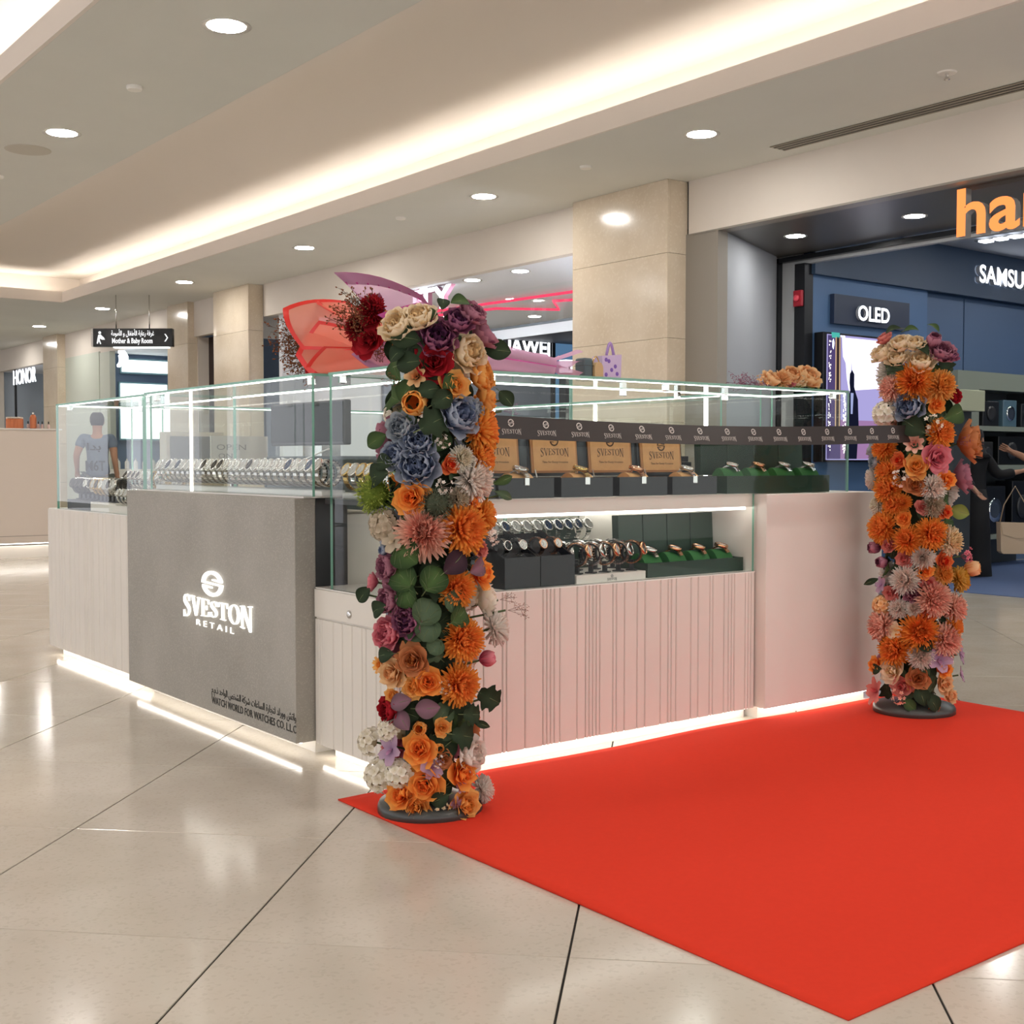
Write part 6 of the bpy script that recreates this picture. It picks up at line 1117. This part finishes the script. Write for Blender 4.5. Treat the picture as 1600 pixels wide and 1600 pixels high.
# ------------------------------------------------------------------ people
SKIN = mat('skin', '#b98a70', 0.6); SKIN2 = mat('skin_tan', '#9a6e54', 0.6); HAIR = mat('dark_hair', '#1d1715', 0.7)
def skin(name, nodes, edges, m, parent, sub=2):
    me = bpy.data.meshes.new(name); me.from_pydata([n[0] for n in nodes], edges, []); me.materials.append(m); o = link(name, me, parent)
    s = o.modifiers.new('skin', 'SKIN'); s.use_smooth_shade = True
    for v, n in zip(me.skin_vertices[0].data, nodes): v.radius = n[1] if isinstance(n[1], tuple) else (n[1], n[1])
    me.skin_vertices[0].data[0].use_root = True
    b = o.modifiers.new('smooth', 'SUBSURF'); b.levels = sub; b.render_levels = sub; return o
def person(lab, loc, rz, H, top_m, bot_m, skin_m, hair_m, armL, armR, stride=0.12, robe=None, name='person', lean=0.0):
    """figure facing -Y, feet at the origin; armL/armR: elbow and wrist offsets from the shoulder (in units of height)"""
    t = thing(name, lab, 'person', loc, rz); h = H; y = lean
    J = {'pel': (0, 0, .52), 'bel': (0, 0.005 + y * .3, .60), 'che': (0, 0.01 + y * .7, .72), 'nek': (0, 0.012 + y, .835), 'hea': (0, -0.004 + y * 1.1, .90), 'top': (0, 0.004 + y * 1.15, .965)}
    nodes = [(J['pel'], (.078, .060)), (J['bel'], (.070, .052)), (J['che'], (.088, .060)), (J['nek'], .033), (J['hea'], (.046, .054)), (J['top'], (.038, .044))]; edges = [(0, 1), (1, 2), (2, 3), (3, 4), (4, 5)]
    def add(p, r, par): nodes.append((p, r)); edges.append((par, len(nodes) - 1)); return len(nodes) - 1
    arms = {}
    for s, (el, wr) in ((-1, armR), (1, armL)):
        sh = (s * .108, .01 + y * .9, .795); i = add(sh, .040, 2); e = tuple(sh[k] + el[k] for k in range(3)); w_ = tuple(sh[k] + wr[k] for k in range(3)); j = add(e, .027, i); k = add(w_, .018, j)
        d = (Vector(w_) - Vector(e)).normalized(); pm = Vector(w_) + d * .035; n = add(tuple(pm), (.020, .012), k); sd = d.cross(Vector((0, 1, 0))); sd = sd.normalized() if sd.length > .1 else Vector((1, 0, 0))
        for f in range(4): b0_ = pm + d * .018 + sd * (f - 1.5) * .011; a_ = add(tuple(b0_), .0052, n); b_ = add(tuple(b0_ + d * .022 + Vector((0, -.004, 0))), .0048, a_); add(tuple(b0_ + d * (.040 - .004 * abs(f - 1.5)) + Vector((0, -.012, 0))), .0042, b_)
        th = Vector(w_) + d * .018 + Vector((0, -.016, 0)); a_ = add(tuple(th), .0062, k); add(tuple(th + d * .024 + Vector((0, -.010, 0))), .005, a_)
        arms[s] = (sh, e, w_)
    legs = {}
    for s in (-1, 1):
        hp = (s * .052, 0, .485); kn = (s * .055, -s * stride * .25 - .012, .275); an = (s * .055, -s * stride * .5 + .01, .045); i = add(hp, .048, 0); j = add(kn, .038, i); k = add(an, .024, j); f = add((an[0] + s * .006, an[1] - .055, .018), (.022, .014), k); add((an[0] + s * .008, an[1] - .085, .014), (.018, .010), f); legs[s] = (hp, kn, an)
    sc = lambda ns: [(tuple(c * h for c in p), (tuple(q * h for q in r) if isinstance(r, tuple) else r * h)) for p, r in ns]
    skin('body', sc(nodes), edges, skin_m, t)
    # shirt over torso and upper arms
    ns = [((0, 0, .455), (.128, .098)), (J['bel'], (.080, .062)), (J['che'], (.097, .069)), ((0, .012 + y, .806), (.050, .040))]; es = [(0, 1), (1, 2), (2, 3)]
    for s in (-1, 1):
        sh, e, w_ = arms[s]; i = len(ns); ns.append((sh, .048)); es.append((2, i)); k = 0.62 if not robe else 0.98; ns.append((tuple(sh[q_] + (e[q_] - sh[q_]) * k for q_ in range(3)), .040)); es.append((i, i + 1))
        if robe: ns.append((tuple(e[q_] + (w_[q_] - e[q_]) * .85 for q_ in range(3)), .034)); es.append((i + 1, i + 2))
    shirt = skin('shirt', sc(ns), es, top_m, t)
    if robe: MB().lathe([(.115 * h, .004), (.108 * h, .10 * h), (.100 * h, .3 * h), (.088 * h, .5 * h), (.07 * h, .58 * h)], n=24).build('robe_skirt', robe, t, True); sv = MB().lathe([(.02 * h, .985 * h), (.05 * h, .97 * h), (.064 * h, .93 * h), (.062 * h, .88 * h), (.075 * h, .83 * h), (.11 * h, .79 * h)], (0, y * h + .012 * h, 0), 20).build('headscarf', robe, t, True)
    else:
        ns = [((0, 0, .555), (.104, .080))]; es = []
        for s in (-1, 1):
            hp, kn, an = legs[s]; i = len(ns); ns += [(hp, .072), (kn, .050), ((an[0], an[1], .05), .038)]; es += [(0, i), (i, i + 1), (i + 1, i + 2)]
        skin('trousers', sc(ns), es, bot_m, t)
        sh = MB()
        for s in (-1, 1): an = legs[s][2]; sh.lathe([(.02, 0), (.03, .004), (.03, .02), (.022, .04)], Vector((an[0] * h, an[1] * h, 0)), 10, 0, Matrix.Diagonal((h, h, h, 1))); sh.box((an[0] - .022) * h, (an[0] + .026) * h, (an[1] - .105) * h, an[1] * h, 0, .032 * h); sh_o = None
        bev(sh.build('shoes', M_DARK, t), 0.012, 2)
        hr = MB().lathe([(.030 * h, .985 * h), (.044 * h, .972 * h), (.054 * h, .945 * h), (.054 * h, .915 * h), (.044 * h, .885 * h)], (0, (y * 1.1 + .012) * h, 0), 18).build('hair', hair_m, t, True)
    fz = .905 * h; fy = (y * 1.1 - .058) * h
    MB().prism([(-.006 * h, -.012 * h), (.006 * h, -.012 * h), (.002 * h, .014 * h), (-.002 * h, .014 * h)], (0, fy + .008 * h, fz), (1, 0, 0), (0, 0, 1), (0, -.012 * h, 0)).build('nose', skin_m, t)
    for s in (-1, 1): MB().lathe([(.004 * h, 0), (.007 * h, .003 * h), (.003 * h, .006 * h)], (s * .017 * h, fy + .010 * h, fz + .012 * h), 10, 0, Matrix.Rotation(pi / 2, 4, 'X')).build('eye', M_BLACK, t, True); MB().lathe([(.006 * h, 0), (.012 * h, .004 * h), (.004 * h, .008 * h)], (s * .044 * h, (y * 1.1 - .004) * h, fz + .002 * h), 10, 0, Matrix.Rotation(s * pi / 2, 4, 'Y')).build('ear', skin_m, t, True)
    MB().box(-.014 * h, .014 * h, fy + .002 * h, fy + .012 * h, fz - .03 * h, fz - .026 * h).build('mouth', mat('lips', '#8f5448', 0.6), t); return t
def ground_at(px, D): p = at_depth(px, 724, D); return Vector((p.x, p.y, 0.0))
DOWN = ((.020, .012, -.155), (.030, -.030, -.290)); DOWNr = ((-.020, .012, -.155), (-.030, -.030, -.290)); BENT = ((-.045, .03, -.145), (-.035, -.06, -.235))
yaw = lambda px: math.atan2(0.611, 0.791)
M_TEE = mat('slate_tshirt', '#6d7c92', 0.85, var=0.04, scale=20); M_TROU = mat('grey_green_trousers', '#66706c', 0.85)
g = ground_at(153, 17.6); man = person('man in slate blue printed T-shirt walking away, seen through left case', g, -yaw(0) + pi + 0.15, 1.83, M_TEE, M_TROU, SKIN, HAIR, BENT and ((.045, .03, -.145), (.055, -.05, -.25)), DOWNr, 0.16)
M_SHP = mat('dark_shirt_print', '#2c3440', 0.8)
# print on the back of the shirt (the figure faces away, so its back is +Y in its own frame)
text('shirt_print', 'M6T', M_SHP, (0.14, 0.165, 0.98), (-1, 0, 0), (0, 0, 1), 0.145, man, 0.002, 0.02, 0.27); text('shirt_print_arabic', arabic('بدا'), M_SHP, (0.12, 0.15, 1.27), (-1, 0, 0), (0, 0, 1), 0.10, man, 0.002, 0.02, 0.19)
g = ground_at(190, 22.5); person('second visitor in dark slate shirt behind the walking man', g, -yaw(0) + pi, 1.72, mat('slate_shirt', '#5c6c82', 0.85), mat('navy_trousers', '#3c4a5e', 0.85), SKIN2, mat('grey_cap', '#8a8c88', 0.8), DOWN, DOWNr, 0.06)
g = ground_at(236, 23.0); person('visitor in a dark blue top seen between two glass panes', g, -yaw(0) + pi / 2, 1.62, mat('navy_top', '#2c4470', 0.85), mat('brown_trousers', '#6c5a4c', 0.85), SKIN2, HAIR, DOWN, DOWNr, 0.05)
sc_ = thing('store_counter', 'white counter with dark numerals and small bottles beyond the walking man', 'counter', ground_at(208, 21.0), -yaw(0)); B('body', M_WHITE, sc_, (-0.42, 0.42, 0, 0.4, 0, 0.98), b=0.004); B('front_band', mat('dark_green_band', '#4a5a50', 0.5), sc_, (-0.42, 0.1, -0.004, 0, 0.72, 0.80)); text('printed_numerals', '69', M_SHP, (0.16, -0.004, 0.70), (1, 0, 0), (0, 0, 1), 0.16, sc_, 0.002, 0.01, 0.2)
for i in range(5): p = sc_.matrix_basis @ Vector((-0.30 + 0.15 * i, 0.15, 0.98)); t = thing('white_bottle', '%s white bottle from the left on the counter beyond the walking man' % ORD[i], 'bottle', (p.x, p.y, 0.98)); MB().lathe([(0.035, 0), (0.037, 0.02), (0.037, 0.12), (0.014, 0.15)], n=12).build('body', M_WHITE, t, True); MB().lathe([(0.015, 0.15), (0.015, 0.18)], n=10).build('cap', M_STEEL, t, True)
# visitor in black robe at the right, behind the second pillar
M_ABAYA = mat('black_abaya', '#0d0d10', 0.8)
g = ground_at(1524, 11.9); ab = person('woman in long black robe partly hidden behind the right flower pillar', g, -yaw(0) + 0.5, 1.45, M_ABAYA, M_ABAYA, SKIN, HAIR, ((.05, -.06, -.13), (.16, -.14, -.10)), ((-.03, -.03, -.14), (-.02, -.12, -.22)), 0.04, M_ABAYA)
g2_ = ground_at(1668, 11.6); ab2 = person('visitor in dark clothes with patterned sleeve at the right frame edge', g2_, -yaw(0) - 0.5, 1.62, mat('patterned_top', '#7a6a5a', 0.85, var=0.5, scale=30), M_ABAYA, SKIN2, HAIR, ((.03, -.03, -.14), (.0, -.12, -.20)), ((-.06, -.05, -.12), (-.17, -.12, -.06)), 0.04)
p = at_depth(1585, 836, 11.4); hb = thing('handbag', 'cream leather handbag with thin strap at the right edge', 'handbag', (p.x, p.y, p.z - 0.17), -yaw(0)); MB().prism([(-0.14, 0.02), (-0.12, 0.0), (0.14, 0.0), (0.16, 0.02), (0.17, 0.28), (-0.15, 0.29)], (0, -0.05, 0), (1, 0, 0), (0, 0, 1), (0, 0.1, 0)).build('body', mat('cream_leather', '#b39c80', 0.5), hb); MB().prism([(-0.15, 0.29), (0.17, 0.28), (0.15, 0.17), (0.0, 0.14), (-0.13, 0.18)], (0, -0.05, 0), (1, 0, 0), (0, 0, 1), (0, -0.008, 0)).build('flap', mat('cream_leather'), hb); MB().tube([(-0.14, 0, 0.27), (-0.10, 0, 0.45), (0.0, 0, 0.62), (0.10, 0, 0.45), (0.15, 0, 0.27)], 0.006, 6).build('strap', mat('tan_strap', '#8a7660', 0.5), hb, True)
